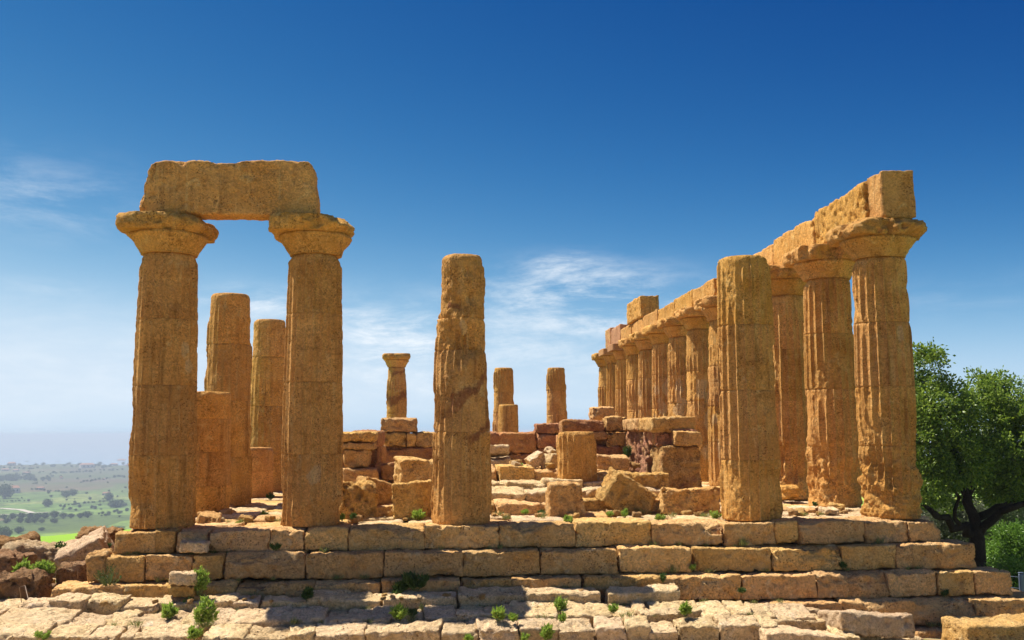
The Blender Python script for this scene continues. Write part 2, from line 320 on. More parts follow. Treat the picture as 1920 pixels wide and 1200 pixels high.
GOLD = 2*math.pi/20
def shaft_parts(parent, H, r0, r1, htot, seed, wear, mat, nd=4, res=0.04, per=8, scars=(), stains=(), limes=(), base_wear=0.3, flute=0.058, side_wear=None, joints=None, drum_dr=None, cuts=(), lump=0.0):
    """Fluted drums from z=0 to H; scars (theta, z, radius, depth), stains (theta, z, radius, slope)."""
    th = np.linspace(0, 2*math.pi, 20*per, endpoint=False)
    zj = joints or [H*i/nd for i in range(nd+1)]
    if not joints:
        for i in range(1, nd): zj[i] += rng.uniform(-.12, .12)*H/nd
    out = []
    for i in range(len(zj)-1):
        a, b = zj[i]+(0.001 if i else 0), zj[i+1]-0.001
        k = max(4, int((b-a)/res)); zs = np.concatenate([[a, a+0.006], np.linspace(a+0.02, b-0.02, k), [b-0.006, b]])
        if i == len(zj)-2: zs = np.concatenate([zs[:-2], [b-0.03*0.3, b]])
        store = {}
        def rf(T, Z, i=i, a=a, b=b):
            sh = T.shape; t = T.ravel(); z = Z.ravel()
            tz = z/htot
            R = r0+(r1-r0)*tz+0.012*np.sin(np.pi*np.clip(tz, 0, 1))+(drum_dr[i] if drum_dr else 0)
            p = np.stack([R*np.cos(t), R*np.sin(t), z], -1)
            o = seed*13.7
            u = (t/GOLD) % 1.0; fl = 1-(2*u-1)**2
            e = fbm(p+o, 0.9, 4, seed, 0.6)
            wv = wear+0.0*z
            wv = wv+base_wear*(1-sstep(0.2, 1.1, z))
            wv = wv+0.55*sstep(H-0.35, H-0.02, z)
            if side_wear: wv = wv+side_wear[1]*np.clip(np.cos(t-side_wear[0]), 0, 1)**2
            w = sstep(0.25, -0.1, e-(wv-0.5)*0.9)     # 1 = worn smooth; worn ridges stay as low rounded ribs
            rough = fbm(p+o, 5.0, 5, seed+4, 0.62)
            micro = fbm(p+o, 16.0, 3, seed+6, 0.6)
            dm = np.minimum(u, 1-u)*GOLD*R
            d = -flute*(0.35+0.40*fl)*(1-0.85*w)-flute*0.65*w+flute*0.62*np.exp(-(dm/0.026)**2)*(1-w)+rough*(0.006+0.022*w)+micro*(0.005+.004*w)
            if lump: d = d+lump*(fbm(p*np.array([1, 1, 1.9])+o, 2.6, 4, seed+60, .6)-.15)*(1-sstep(1.1, 1.75, z+0.5*fbm(p+o, 1.2, 2, seed+61)))
            d = d+0.010*fbm(p+o, 1.1, 2, seed+8)
            # nibbled arrises
            ar = np.exp(-((np.minimum(u, 1-u))/0.12)**2)
            d = d-ar*0.014*sstep(0.0, 0.5, fbm(p+o, 7.0, 3, seed+12))
            pit = sstep(0.3, 0.6, fbm(p+o, 8.0, 3, seed+15)); d = d-pit*(0.005+0.014*w)
            ed = np.minimum(z-a, b-z); d = d-0.016*np.exp(-(ed/0.012)**2)*(0.6+0.8*vnoise(p*3.0+o, seed+70)**2)
            if i == len(zj)-2:
                d = d-0.06*np.exp(-((b-z)/0.05)**2)*(0.5+0.8*vnoise(p*3+o, seed+3)**2)
            dt = lambda t0: (t-t0+math.pi) % (2*math.pi)-math.pi
            for (t0, z0, rr, dep) in scars:
                g = np.exp(-((dt(t0)*R)**2+(z-z0)**2)/(rr*rr)*(1+0.8*fbm(p+o, 3.0, 3, seed+30)))
                d = d-dep*g*(1+0.5*fbm(p+o, 6.0, 4, seed+33))
            for (t0, fr) in cuts:      # a side worn flatter, shaped so its edge catches the sun
                lim = fr*R/np.maximum(np.cos(dt(t0)), .2)+0.018*fbm(p+o, 1.6, 3, seed+44); d = np.where(np.abs(dt(t0)) < 1.0, np.minimum(d, (lim-R)*.85+d*.25), d)
            st = np.zeros_like(z); lm = np.zeros_like(z)
            for (t0, z0, rr, sl) in stains:
                q = ((z-z0)-sl*dt(t0)*R); wob = fbm(p+o, 2.5, 4, seed+36)
                st = np.maximum(st, sstep(1.0, 0.5, np.abs(q/(rr*0.3)+wob*2.2))*sstep(rr*1.6, rr*0.9, np.abs(dt(t0)*R)+wob*.3)*(0.95+0.6*fbm(p+o, 9.0, 3, seed+37)))
            for (t0, z0, rr) in limes:
                wob = fbm(p+o, 5.0, 4, seed+38)
                lm = np.maximum(lm, sstep(1.0, 0.8, np.sqrt((dt(t0)*R)**2+((z-z0)*.6)**2)/rr+wob*0.8))
            store['s'] = np.clip(st, 0, 1)*0.8; store['l'] = lm*0.5
            return (R+d).reshape(sh)
        v, q = radial(zs, th, rf, seed=seed+i)
        n = len(v); s = np.zeros(n); l = np.zeros(n); m0 = len(store['s']); s[:m0] = store['s']; l[:m0] = store['l']
        out.append(mesh('drum', v, q, mat, parent, attrs={'stain': s, 'lime': l}))
        out[-1].rotation_euler = (0, 0, rng.uniform(-.012, .012))
    if drum_dr: out[-1].location.x += 0.03
    return out
def capital(parent, z, r1, seed, mat, hw=0.95, wear=0.5, breaks=(), res=1.0, newab=False):
    """Doric capital: flaring echinus part with its square abacus as sub-part; breaks (theta, amount, width)."""
    n = int(144*res); th = np.linspace(0, 2*math.pi, n, endpoint=False)
    he, ha = 0.42, 0.34
    o = seed*9.1
    def prof(t): return r1+(hw*0.89-r1)*(0.10*t+0.90*np.power(np.clip(t, 0, 1), 1.25))
    dt = lambda t, t0: (t-t0+math.pi) % (2*math.pi)-math.pi
    def brk(t):
        f = np.ones_like(t)
        for (t0, am, wd) in breaks: f = f*(1-am*np.exp(-(dt(t, t0)/wd)**2))
        return f
    def rf(T, Z):
        sh = T.shape; t = T.ravel(); zz = Z.ravel(); tz = (zz-z)/he
        R = prof(tz); R = R-0.05*sstep(0.88, 1.0, tz)
        p = np.stack([R*np.cos(t), R*np.sin(t), zz], -1)
        R = r1*0.95+(R-r1*0.95)*(1-(1-brk(t))*np.clip(tz*1.4, 0, 1))
        return (R+fbm(p+o, 2.4, 5, seed, 0.65)*0.085*(0.35+wear)-0.012*np.exp(-((zz-z-0.03)/0.012)**2)).reshape(sh)
    v, q = radial(np.linspace(z, z+he, int(22*res)+4), th, rf, seed=seed)
    e = mesh('capital', v, q, mat, parent)
    def ra(T, Z):
        sh = T.shape; t = T.ravel(); zz = Z.ravel(); tz = (zz-z-he)/ha
        pw = 14 if newab else 5+4*(1-wear)
        c, s = np.abs(np.cos(t)), np.abs(np.sin(t)); R = hw*(c**pw+s**pw)**(-1/pw)
        if newab: return R.reshape(sh)
        p = np.stack([R*np.cos(t), R*np.sin(t), zz], -1)
        R = R*brk(t)
        R = R-wear*0.24*sstep(-0.02, 0.45, fbm(p+o, 1.9, 4, seed+2, .6))
        ed = 0.5-np.abs(tz-0.5); R = R-(1-brk(t))*0.9*np.exp(-(ed/0.28)**2)-(0.02+0.06*wear)*np.exp(-(ed/0.14)**2)*(0.5+0.9*np.abs(fbm(p+o, 2.5, 2, seed+7)))
        return (R+fbm(p+o, 4.0, 5, seed+3, 0.65)*0.085*(0.3+wear)).reshape(sh)
    v, q = radial(np.linspace(z+he+0.003, z+he+ha, int(14*res)+4), th, ra, seed=seed+1, cap_noise=0.02)
    mesh('abacus', v, q, M_NEW if newab else mat, e)
    return e
HS = 5.55   # shaft height; the capital adds 0.76
def column(x, y, label, H=HS, cap=False, r0=0.66, r1=0.545, seed=1, wear=0.35, mat=None, group=None, capkw=None, res=0.04, per=8, rotz=None, base=0.0, **kw):
    t = tag(empty('temple_column', (x, y, base)), label, 'column', group)
    r = random.Random(seed); t.rotation_euler = (0, 0, r.uniform(0, GOLD) if rotz is None else rotz)
    shaft_parts(t, H, r0, r1, HS, seed, wear, mat or M_COL, res=res, per=per, **kw)
    if cap:
        ck = dict(hw=0.88, wear=0.5); ck.update(capkw or {})
        # the capital keeps square to the temple whatever turn the shaft has
        e = capital(t, H, r1, seed+50, mat or M_COL, **ck)
        e.rotation_euler = (0, 0, -t.rotation_euler[2])
    return t
# ------------------------------------------------------------------ ground and distance
def lerp_prof(d, pts):
    return np.interp(d, [p[0] for p in pts], [p[1] for p in pts])
LEFT = [(0, -1.95), (24, -2.0), (34, -3.2), (60, -8), (110, -17), (200, -30), (400, -53), (600, -68), (1000, -91), (1500, -104), (2000, -108), (3000, -110), (3600, -111), (4050, -113), (4250, -139), (4600, -141), (6500, -150)]
RIGHT = [(0, -1.95), (10.8, -2.0), (15, -3.3), (22, -3.9), (60, -6.5), (120, -9), (300, -18), (700, -30), (1500, -40), (3000, -90), (4200, -134), (6500, -150)]
def ground_z(x, y):
    x = np.atleast_1d(np.asarray(x, float)); y = np.atleast_1d(np.asarray(y, float))
    dx, dy = x-7.5, y-2.0; d = np.hypot(dx, dy); az = np.degrees(np.arctan2(dx, dy))
    w = sstep(8, 24, az)*sstep(178, 150, az)
    z = lerp_prof(d, LEFT)*(1-w)+lerp_prof(d, RIGHT)*w
    p = np.stack([x, y, 0*x], -1)
    z = z+sstep(60, 300, d)*4*fbm(p, 1/160., 3, 3)+sstep(900, 2500, d)*sstep(4300, 3600, d)*11*fbm(p, 1/700., 3, 8)+sstep(2400, 3700, d)*np.clip(14*fbm(p, 1/900., 2, 12)+3, -6, 20)*sstep(4300, 3900, d)
    z = z+0.10*fbm(p, 0.6, 4, 5)*sstep(300, 60, d)
    # earth bank beside the left corner, and the rise the photographer stands on
    z = z+0.85*np.exp(-(((x+3.2)/2.6)**2+((y-0.5)/4.2)**2))*sstep(-0.2, -1.2, x)
    z = z+np.clip((-6.5-y)*0.13, 0, 2.1)*sstep(60, 25, np.abs(dx))*sstep(-60, -35, y)
    return z
def gz(x, y): return float(ground_z(x, y)[0])
def on_ground(px, py, t0=15.0):
    d = ray(px, py); t = t0*1.006**np.arange(1080); p = CAM+d[None]*t[:, None]
    hit = np.nonzero(p[:, 2] < ground_z(p[:, 0], p[:, 1]))[0]
    if not len(hit): return p[-1]
    i = max(1, hit[0]); t = np.linspace(t[i-1], t[i], 12); p = CAM+d[None]*t[:, None]
    hit = np.nonzero(p[:, 2] < ground_z(p[:, 0], p[:, 1]))[0]
    return p[hit[0] if len(hit) else -1]
def make_ground():
    rs = np.concatenate([np.linspace(0.3, 30, 90), np.geomspace(30.6, 6400, 170)])
    azs = np.radians(np.concatenate([np.arange(-30, -14, 0.2), np.arange(-14, 330, 1.6)]))
    n, m = len(azs), len(rs); A, R = np.meshgrid(azs, rs)
    X = 7.5+R*np.sin(A); Y = 2.0+R*np.cos(A)
    Z = ground_z(X.ravel(), Y.ravel())
    v = np.stack([X.ravel(), Y.ravel(), Z], -1); idx = np.arange(n*m).reshape(m, n)
    q = np.stack([idx[:-1], idx[1:], np.roll(idx[1:], -1, 1), np.roll(idx[:-1], -1, 1)], -1).reshape(-1, 4)
    q = list(map(list, q)); q.append(list(idx[0])[::-1])
    m_, N, L, P = new_mat('terrain'); P.inputs['Roughness'].default_value = 1.0; P.inputs['Specular IOR Level'].default_value = 0.05
    g = N.new('ShaderNodeNewGeometry')
    def noise(sc, det=5, ro=0.6):
        k = N.new('ShaderNodeTexNoise'); k.inputs['Scale'].default_value = sc; k.inputs['Detail'].default_value = det; k.inputs['Roughness'].default_value = ro
        L.new(g.outputs['Position'], k.inputs['Vector']); return k.outputs[0]
    def mr(x, a, b, c=0.0, d=1.0):
        k = N.new('ShaderNodeMapRange'); k.interpolation_type = 'SMOOTHSTEP'
        for nm, vv in (('From Min', a), ('From Max', b), ('To Min', c), ('To Max', d)): k.inputs[nm].default_value = vv
        L.new(x, k.inputs[0]); return k.outputs[0]
    def mix(f, a, b):
        k = N.new('ShaderNodeMix'); k.data_type = 'RGBA'
        for nm, vv in (('Factor', f), ('A', a), ('B', b)):
            if isinstance(vv, float): k.inputs[nm].default_value = vv
            elif isinstance(vv, tuple): k.inputs[nm].default_value = (*vv, 1)
            else: L.new(vv, k.inputs[nm])
        return k.outputs['Result']
    dist = N.new('ShaderNodeVectorMath'); dist.operation = 'LENGTH'; L.new(g.outputs['Position'], dist.inputs[0]); D = dist.outputs['Value']
    # patchwork of fields
    wp = N.new('ShaderNodeTexNoise'); wp.inputs['Scale'].default_value = 0.006; L.new(g.outputs['Position'], wp.inputs['Vector'])
    sc = N.new('ShaderNodeVectorMath'); sc.operation = 'MULTIPLY_ADD'; L.new(wp.outputs['Color'], sc.inputs[0]); sc.inputs[1].default_value = (90, 90, 0); L.new(g.outputs['Position'], sc.inputs[2])
    vo = N.new('ShaderNodeTexVoronoi'); vo.inputs['Scale'].default_value = 1/230.; vo.distance = 'CHEBYCHEV'; L.new(sc.outputs[0], vo.inputs['Vector'])
    vs = N.new('ShaderNodeSeparateColor'); L.new(vo.outputs['Color'], vs.inputs[0])
    cr = N.new('ShaderNodeValToRGB'); cr.color_ramp.interpolation = 'CONSTANT'
    els = [(0.0, (0.10, 0.15, 0.035)), (0.18, (0.15, 0.22, 0.05)), (0.38, (0.17, 0.13, 0.075)), (0.5, (0.085, 0.12, 0.035)), (0.66, (0.20, 0.24, 0.07)), (0.8, (0.13, 0.11, 0.06)), (0.9, (0.12, 0.19, 0.045))]
    cr.color_ramp.elements[0].color = (*els[0][1], 1); cr.color_ramp.elements[1].position = els[1][0]; cr.color_ramp.elements[1].color = (*els[1][1], 1)
    for ps, c in els[2:]:
        e = cr.color_ramp.elements.new(ps); e.color = (*c, 1)
    L.new(vs.outputs[0], cr.inputs[0])
    near = mix(mr(noise(0.011, 4), 0.42, 0.58), (0.21, 0.35, 0.05), (0.42, 0.45, 0.07))
    near = mix(mr(noise(0.03, 5), 0.5, 0.7, 0, 0.5), near, (0.10, 0.18, 0.03))
    c = mix(mr(D, 1020.0, 1120.0), near, cr.outputs[0])
    c = mix(mr(noise(0.05, 6, 0.7), 0.53, 0.62, 0, 0.55), c, (0.07, 0.09, 0.03))
    c = mix(mr(D, 900, 1300), c, mix(mr(noise(0.035, 8, 0.85), 0.50, 0.56, 0, 0.8), c, (0.035, 0.055, 0.022)))
    dirt = mix(mr(noise(1.5, 8, 0.7), 0.4, 0.65), (0.42, 0.30, 0.17), (0.26, 0.17, 0.085))
    sx = N.new('ShaderNodeSeparateXYZ'); L.new(g.outputs['Position'], sx.inputs[0])
    dirt = mix(mr(noise(0.9, 5), 0.55, 0.65, 0, 0.8), dirt, (0.14, 0.19, 0.035))
    dirt = mix(mr(sx.outputs[0], 14.0, 17.0, 0, 0.92), dirt, mix(mr(noise(3, 6), 0.4, 0.6), (0.07, 0.11, 0.02), (0.13, 0.12, 0.045)))
    c = mix(mr(D, 1700.0, 2600.0, 0, .8), c, mix(mr(noise(0.004, 5), .4, .6), (0.10, 0.08, 0.06), (0.07, 0.085, 0.04)))
    mx_ = N.new('ShaderNodeMath'); mx_.operation = 'MAXIMUM'; L.new(mr(D, 24.0, 40.0), mx_.inputs[0])
    lf = N.new('ShaderNodeMath'); lf.operation = 'MULTIPLY'; L.new(mr(sx.outputs[0], -3.5, -6.0), lf.inputs[0]); L.new(mr(sx.outputs[1], 1.5, 4.0), lf.inputs[1]); L.new(lf.outputs[0], mx_.inputs[1]); math_in = mx_.outputs[0]
    c = mix(math_in, dirt, c)
    L.new(c, P.inputs['Base Color'])
    b = N.new('ShaderNodeBump'); b.inputs['Strength'].default_value = 0.5; b.inputs['Distance'].default_value = 0.05; L.new(noise(9, 8, 0.7), b.inputs['Height']); L.new(b.outputs[0], P.inputs['Normal'])
    tag(mesh('ground', v, q, m_), kind='structure')
    # sea
    m2, N, L, P = new_mat('sea_water'); P.inputs['Base Color'].default_value = (0.19, 0.26, 0.33, 1); P.inputs['Roughness'].default_value = 0.22  # pale base colour, with haze and sky reflection put into it
    tn = N.new('ShaderNodeTexNoise'); tn.inputs['Scale'].default_value = 0.02; tc = N.new('ShaderNodeTexCoord'); L.new(tc.outputs['Object'], tn.inputs['Vector'])
    b = N.new('ShaderNodeBump'); b.inputs['Strength'].default_value = 0.2; L.new(tn.outputs[0], b.inputs['Height']); L.new(b.outputs[0], P.inputs['Normal'])
    sv = []; k = 96
    for rr in (2500, 60000):
        for i in range(k): sv.append((rr*math.cos(2*math.pi*i/k), rr*math.sin(2*math.pi*i/k), -135.0))
    sq = np.array([[i, k+i, k+(i+1) % k, (i+1) % k] for i in range(k)])
    tag(mesh('sea', sv, sq, m2), kind='structure')
make_ground()

# ------------------------------------------------------------------ temple platform
SP, CC, CB = 3.06, 0.041, 0.036
XF = [0, SP-CC, 2*SP-CC, 3*SP-CC, 4*SP-CC, 5*SP-2*CC]
YB = [0]+[k*SP-CB for k in range(1, 12)]+[12*SP-2*CB]
plat = tag(empty('temple_platform', (7.6, 0, -1.9)), 'broad stepped stone platform carrying the temple columns, made of eroded long blocks', 'platform')
def core(name, x0, x1, y0, y1, z0, z1, parent, mat=None):
    return block(name, ((x0+x1)/2-parent.location[0], (y0+y1)/2-parent.location[1], (z0+z1)/2-parent.location[2]), (x1-x0, y1-y0, z1-z0), mat or M_CORE, parent, res=0.5, r=0.03, amp=0.01, chip=0.0, warp=0.0)
def broken(amt, sd):
    # upper front edge split away in a ragged hollow
    def f(p, H):
        if not amt: return p
        n = np.clip(fbm(p+sd, 1.5, 4, sd, .6)+.12, 0, 1); fr = sstep(.0, 1.0, -p[:, 1]/H[1]); up = sstep(-.3, 1.0, p[:, 2]/H[2]); p = p.copy()
        p[:, 2] -= n*fr*up*amt*2.2; p[:, 1] += n*sstep(.5, 1., -p[:, 1]/H[1])*up*amt*1.8
        return p
    return f
def course(joints, Y, zt, zb, dep, mat, x_core, dz=None, tops=None, mats=None):
    b = core('step_course', x_core[0], x_core[1], Y+0.16, 37.6-Y, zb+0.02, zt-0.09, plat)
    for i in range(len(joints)-1):
        x0 = at(joints[i], 1040, Y=Y)[0]; x1 = at(joints[i+1], 1040, Y=Y)[0]
        t = zt+rng.uniform(-.012, .012)+(tops.get(i, 0) if tops else 0); yo = rng.uniform(-.02, .02)
        w = x1-x0-rng.uniform(.01, .035)
        big = w > 0.9
        o = block('step_block', ((x0+x1)/2-b.matrix_local.translation[0]-7.6, 0, 0), (w, dep, t-zb-0.008), (mats or {}).get(i, mat), b, (rng.uniform(-.006, .006), rng.uniform(-.008, .008), rng.uniform(-.008, .008)), res=0.03, r=0.018, amp=0.018, chip=rng.choice((.08, .16, .26)), warp=0.04, mod=broken(rng.choice((0, .05, .10, .17)) if zt == 0 else rng.choice((0, 0, .04, .09)), rng.randrange(900)))
        o.location = Vector(((x0+x1)/2, Y+yo+dep/2, (t+zb)/2))-plat.location-b.location
    return b
course([212, 290, 330, 389, 505, 568, 651, 795, 937, 1080, 1222, 1358, 1456, 1498, 1623, 1705, 1765], -0.86, 0.0, -0.44, 0.95, M_STEP, (-0.55, 15.75), tops={9: 0.05, 10: 0.0, 0: -0.06, 15: -0.04}, mats={0: M_WALL, 1: M_WALL})
course([178, 272, 362, 422, 572, 719, 867, 1014, 1160, 1299, 1446, 1578, 1680, 1711, 1830], -1.22, -0.44, -0.91, 0.8, M_STEP, (-0.95, 16.3))
course([100, 235, 322, 440, 590, 715, 865, 960, 1092, 1240, 1389, 1529, 1662, 1755, 1824, 1898], -1.58, -0.93, -1.40, 0.8, M_STEP, (-1.5, 16.8))
course([1130, 1280, 1420, 1578, 1823, 1990, 2060], -1.95, -1.42, -1.87, 0.8, M_STEP, (8.0, 17.8))
course([1500, 1620, 1712, 1766, 1850, 1990, 2100], -2.35, -1.9, -2.3, 0.8, M_STEP, (10.0, 18.2))
# inner floor of slabs
fl = tag(empty('temple_floor', (7.6, 5, -0.3)), 'sunlit uneven slab floor between the outer columns and the inner hall', 'floor')
core('floor_bed', -0.5, 15.6, -0.3, 37.3, -0.9, -0.12, fl)
for y in np.arange(0.1, 16, 0.95):
    xs = list(np.arange(-0.7, 3.6, 1.05)) if y > 2.6 else list(np.arange(-0.6, 15.6, 1.12))
    if y > 2.6: xs += list(np.arange(12.6, 15.5, 1.1))
    for x in xs:
        w = 1.0+rng.uniform(-.05, .08)
        block('floor_slab', (x+0.5-7.6, y+0.45-5, -0.1+0.3+rng.uniform(-.03, .03)), (w, 0.93, 0.2), M_PAVE if rng.random() < .7 else M_STEP, fl, (rng.uniform(-.02, .02), rng.uniform(-.02, .02), rng.uniform(-.04, .04)), res=0.07, r=0.03, amp=0.014, chip=0.08, warp=0.05)

# ------------------------------------------------------------------ pavement in front
pv = tag(empty('stone_pavement', (5, -3, -1.7)), 'bright worn paving of fitted stones in front of the temple steps', 'pavement')
def pave(rows, Y0, Y1, zt, th, jit=0.05, nm='paving_stone', mat=None, sl=0.0):
    for (a, b, *ex) in rows:
        e = ex[0] if ex else {}
        y0, y1 = Y0+.75*e.get('y0', 0)+rng.uniform(-jit, jit)*.6, Y1+.75*e.get('y1', 0)+rng.uniform(-jit, jit)*.4
        z = zt+e.get('z', 0)+rng.uniform(-.02, .02); ym = (y0+y1)/2
        x0 = at(a, 1150, Y=ym)[0]; x1 = at(b, 1150, Y=ym)[0]
        block(nm, ((x0+x1)/2-5, ym+3, z-th/2+1.7), (x1-x0-.025, y1-y0-.025, th), e.get('m', mat or M_PAVE), pv,
              (sl+rng.uniform(-.03, .03), rng.uniform(-.02, .02)+e.get('tilt', 0), rng.uniform(-.05, .05)+e.get('rz', 0)), res=0.033, r=0.03, amp=0.02, chip=0.16, warp=0.08)
pave([(-95, 46, {'z': .02}), (40, 108, {'z': .04}), (104, 168, {'z': .08, 'rz': -.2}), (156, 240, {'z': .12, 'rz': -.15, 'y1': -.1}), (230, 306, {'y0': -.05}), (297, 362), (352, 446, {'z': .02}), (440, 490, {'z': .03}), (489, 586), (577, 714, {'z': .02}), (714, 854, {'z': .03}), (856, 988, {'z': .05}), (988, 1127, {'z': .07, 'y0': -.1}), (1132, 1275, {'z': .07, 'y0': -.05, 'tilt': .02})], -2.2, -1.66, -1.17, .32, sl=.10)
pave([(-120, 2, {'z': .08}), (0, 140, {'z': .06, 'rz': -.1}), (138, 204), (195, 258), (232, 348), (348, 402), (398, 440), (435, 505), (496, 612), (613, 655, {'y0': .3}), (652, 698, {'y0': .4}), (600, 735, {'y1': -.65}), (694, 742, {'y0': .2}), (742, 797), (793, 853), (853, 909, {'y0': .35}), (905, 960, {'y0': .2}), (853, 925, {'y1': -.7}), (958, 1046), (1046, 1146), (1147, 1190), (1186, 1216, {'y0': .3}), (1210, 1305, {'y0': .25}), (1195, 1270, {'y1': -.7}), (1305, 1362), (1362, 1405), (1403, 1446), (1446, 1520, {'z': -.05})], -3.02, -2.2, -1.335, .3, sl=.14)
pave([(-130, -20), (-20, 91, {'z': .05}), (84, 184, {'z': .04}), (165, 234), (232, 262), (260, 372), (385, 466), (464, 543), (540, 595), (593, 688), (686, 831), (830, 898), (898, 972), (972, 1046), (1042, 1114), (1114, 1172), (1170, 1214), (1212, 1266), (1262, 1340), (1339, 1416), (1416, 1450)], -3.64, -3.04, -1.43, .5, sl=.16)
pave([(-140, 20), (20, 130), (130, 226), (226, 300), (300, 420), (420, 500), (500, 610), (610, 720), (720, 850), (850, 930), (930, 1040), (1040, 1130), (1130, 1250), (1250, 1340), (1340, 1440), (1440, 1570)], -4.5, -3.64, -1.78, .4)
pave([(1418, 1510, {'z': .06}), (1440, 1535)], -2.5, -2.02, -1.46, .2)
pave([(1418, 1556)], -3.15, -2.52, -1.47, .24)
pave([(1420, 1568), (1565, 1600)], -4.1, -3.18, -1.6, .3)
pave([(1560, 1700), (1690, 1800)], -5.0, -4.1, -1.95, .4)
pave([(1560, 1640), (1600, 1720, {'z': -.1})], -3.0, -2.5, -1.8, .25)

# ------------------------------------------------------------------ columns
L_ = math.pi; F_ = -math.pi/2       # left and front directions on a shaft
FG = 'front row columns'
column(XF[0], 0, 'complete column at the left end of the front, carrying the lintel left end', cap=True, r0=.665, r1=.565, seed=11, wear=.02, rotz=.12, res=.03, per=18, flute=.07, cuts=((-2.62, .935),), group=FG, base_wear=.25,
       capkw=dict(hw=.92, wear=.65, breaks=((-.75, .14, .5), (0.1, .10, .6))), limes=((-.75, 3.55, .12), (-.55, 3.2, .13)), scars=((L_, 2.1, .35, .05), (-2.3, .75, .45, .07), (-2.0, .55, .5, .06), (-1.75, 4.95, .08, .04)))
column(XF[1], 0, 'complete column carrying the lintel right end, its capital squared left and broken round right', cap=True, r0=.625, r1=.535, seed=12, wear=.02, rotz=.1, res=.03, per=18, flute=.07, cuts=((-2.62, .935),), group=FG,
       capkw=dict(hw=.90, wear=.45, breaks=((-.75, .20, .45), (-.1, .06, .5), (.7, .16, .4))), scars=((L_, .4, .4, .06), (-2.5, 1.1, .3, .05), (-1.4, 3.7, .08, .04)), limes=((-1.5, 1.0, .14),))
column(XF[2], 0, 'lone headless column in the middle of the front with a red diagonal stain', H=5.57, r0=.64, r1=.475, seed=13, wear=.36, rotz=.02, res=.03, per=16, flute=.06, group=FG, cuts=((-2.7, .93),), base_wear=.2, joints=[0, 1.86, 3.55, 4.22, 5.57], drum_dr=[0, 0, .0, -.012],
       scars=((-1.9, 4.5, .26, .12), (-1.15, 3.85, .22, .14), (-2.2, 3.75, .4, .11), (-2.7, 2.3, .45, .07), (-1.1, 4.65, .12, .07), (-2.9, 1.0, .5, .06), (-1.3, 5.2, .1, .07), (-1.6, 3.6, .3, .06), (-2.5, 5.0, .3, .06)), stains=((-1.25, 2.72, .5, .75), (-2.0, 4.5, .22, 0), (-.7, 1.9, .3, .6)), limes=((-1.45, 4.05, .1),))
column(XF[4], 0, 'tall headless fluted column on the right of the front, crisp sunlit left flutes', H=5.56, r0=.64, r1=.545, seed=14, wear=.08, rotz=.0, res=.03, per=16, flute=.06, group=FG, base_wear=.1, scars=((-1.3, .9, .2, .03), (-.3, .8, .3, .05)))
column(XF[5], 0, 'complete column at the right front corner with a lumpy eroded foot', cap=True, r0=.635, r1=.545, seed=15, wear=.12, rotz=.04, res=.03, per=16, flute=.06, group=FG, base_wear=.7, lump=.12,
       capkw=dict(hw=.91, wear=.85, breaks=((-.9, .1, .4),)), scars=((-2.6, 1.3, .45, .10), (-2.3, .8, .4, .07), (-2.7, .45, .4, .09), (-2.0, 1.1, .3, .05), (-.2, 1.5, .5, .07)), limes=((-1.35, 3.9, .09),))
RG = 'columns of the right flank carrying the long beam'
ordn = ['second', 'third', 'fourth', 'fifth', 'sixth', 'seventh', 'eighth', 'ninth', 'tenth', 'eleventh', 'twelfth']
extra = ['its eroded foot lit yellow', 'half hidden by the tall headless column', 'mostly hidden behind the tall headless column', 'with white weathered patches', 'standing above the rough red stained wall', 'with whitish blotches down its shaft', 'seen over the low wall', 'pale blotched', 'slim in the distance', 'under a smooth restored square slab', 'under a smaller smooth restored square slab']
for k in range(1, 12):
    rs = .03 if k < 3 else .05
    column(XF[5], YB[k], f'{ordn[k-1]} right flank column, {extra[k-1]}', cap=True, seed=20+k, wear=[.1, .14, .15, .3, .4, .22, .25, .15, .2, .15, .2][k-1], res=rs, per=14 if k < 3 else 10, group=RG, base_wear=.75 if k < 4 else .3, lump=.10 if k < 4 else 0,
           capkw=dict(hw=.88, wear=.3 if k > 9 else .7, res=1.0 if k < 4 else .7, newab=k > 9), scars=((-2.6, .9, .45, .12), (-1.8, .5, .5, .08), (-2.9, 1.3, .3, .08)) if k < 3 else ((-2.4, rng.uniform(1, 4), .4, .08),),
           limes=tuple((rng.uniform(-3.6, -1.2), rng.uniform(.8, 3.8), rng.uniform(.1, .28)) for _ in range(7)) if k in (3, 4, 5, 6, 7, 8) else ())
column(XF[5], YB[12], 'last right flank column at the far corner, free of the beam', cap=True, seed=41, wear=.4, res=.06, group=RG, capkw=dict(hw=.88, wear=.8, res=.6))
LG = 'broken columns of the left flank'
column(XF[0]+.12, YB[1], 'flat topped half height stump behind the left front column, in shade', H=2.83, seed=51, wear=.7, group=LG, base_wear=.2)
column(XF[0], YB[2], 'tall dark pitted headless column framed between the two lintel columns', H=5.56, seed=52, wear=.5, cuts=((-2.62, .93),), group=LG, scars=((-1.6, 1.4, .35, .08), (-1.9, 4.2, .3, .03)))
column(XF[0]+.1, YB[3], 'low flat topped stump at the foot of the smooth shorter headless column', H=1.44, seed=53, wear=.8, group=LG, nd=2)
column(XF[0], YB[4], 'smooth shorter headless column beside the pitted one between the lintel columns', H=5.55, seed=54, wear=.5, cuts=((-2.62, .93),), group=LG)
column(XF[0], YB[10], 'far headless column peeping out to the right behind the second lintel column', H=5.25, seed=55, wear=.6, res=.06, group=LG)
BG = 'far row columns'
column(XF[1], YB[12], 'far column with a broken flaring capital, left of the lone middle column', cap=True, seed=61, wear=.55, res=.06, group=BG, r1=.52, capkw=dict(hw=.80, wear=.8, res=.6, breaks=((.3, .1, .5),)), stains=((-1.5, 3.9, .9, .3), (-1.2, 5.3, .5, .3)))
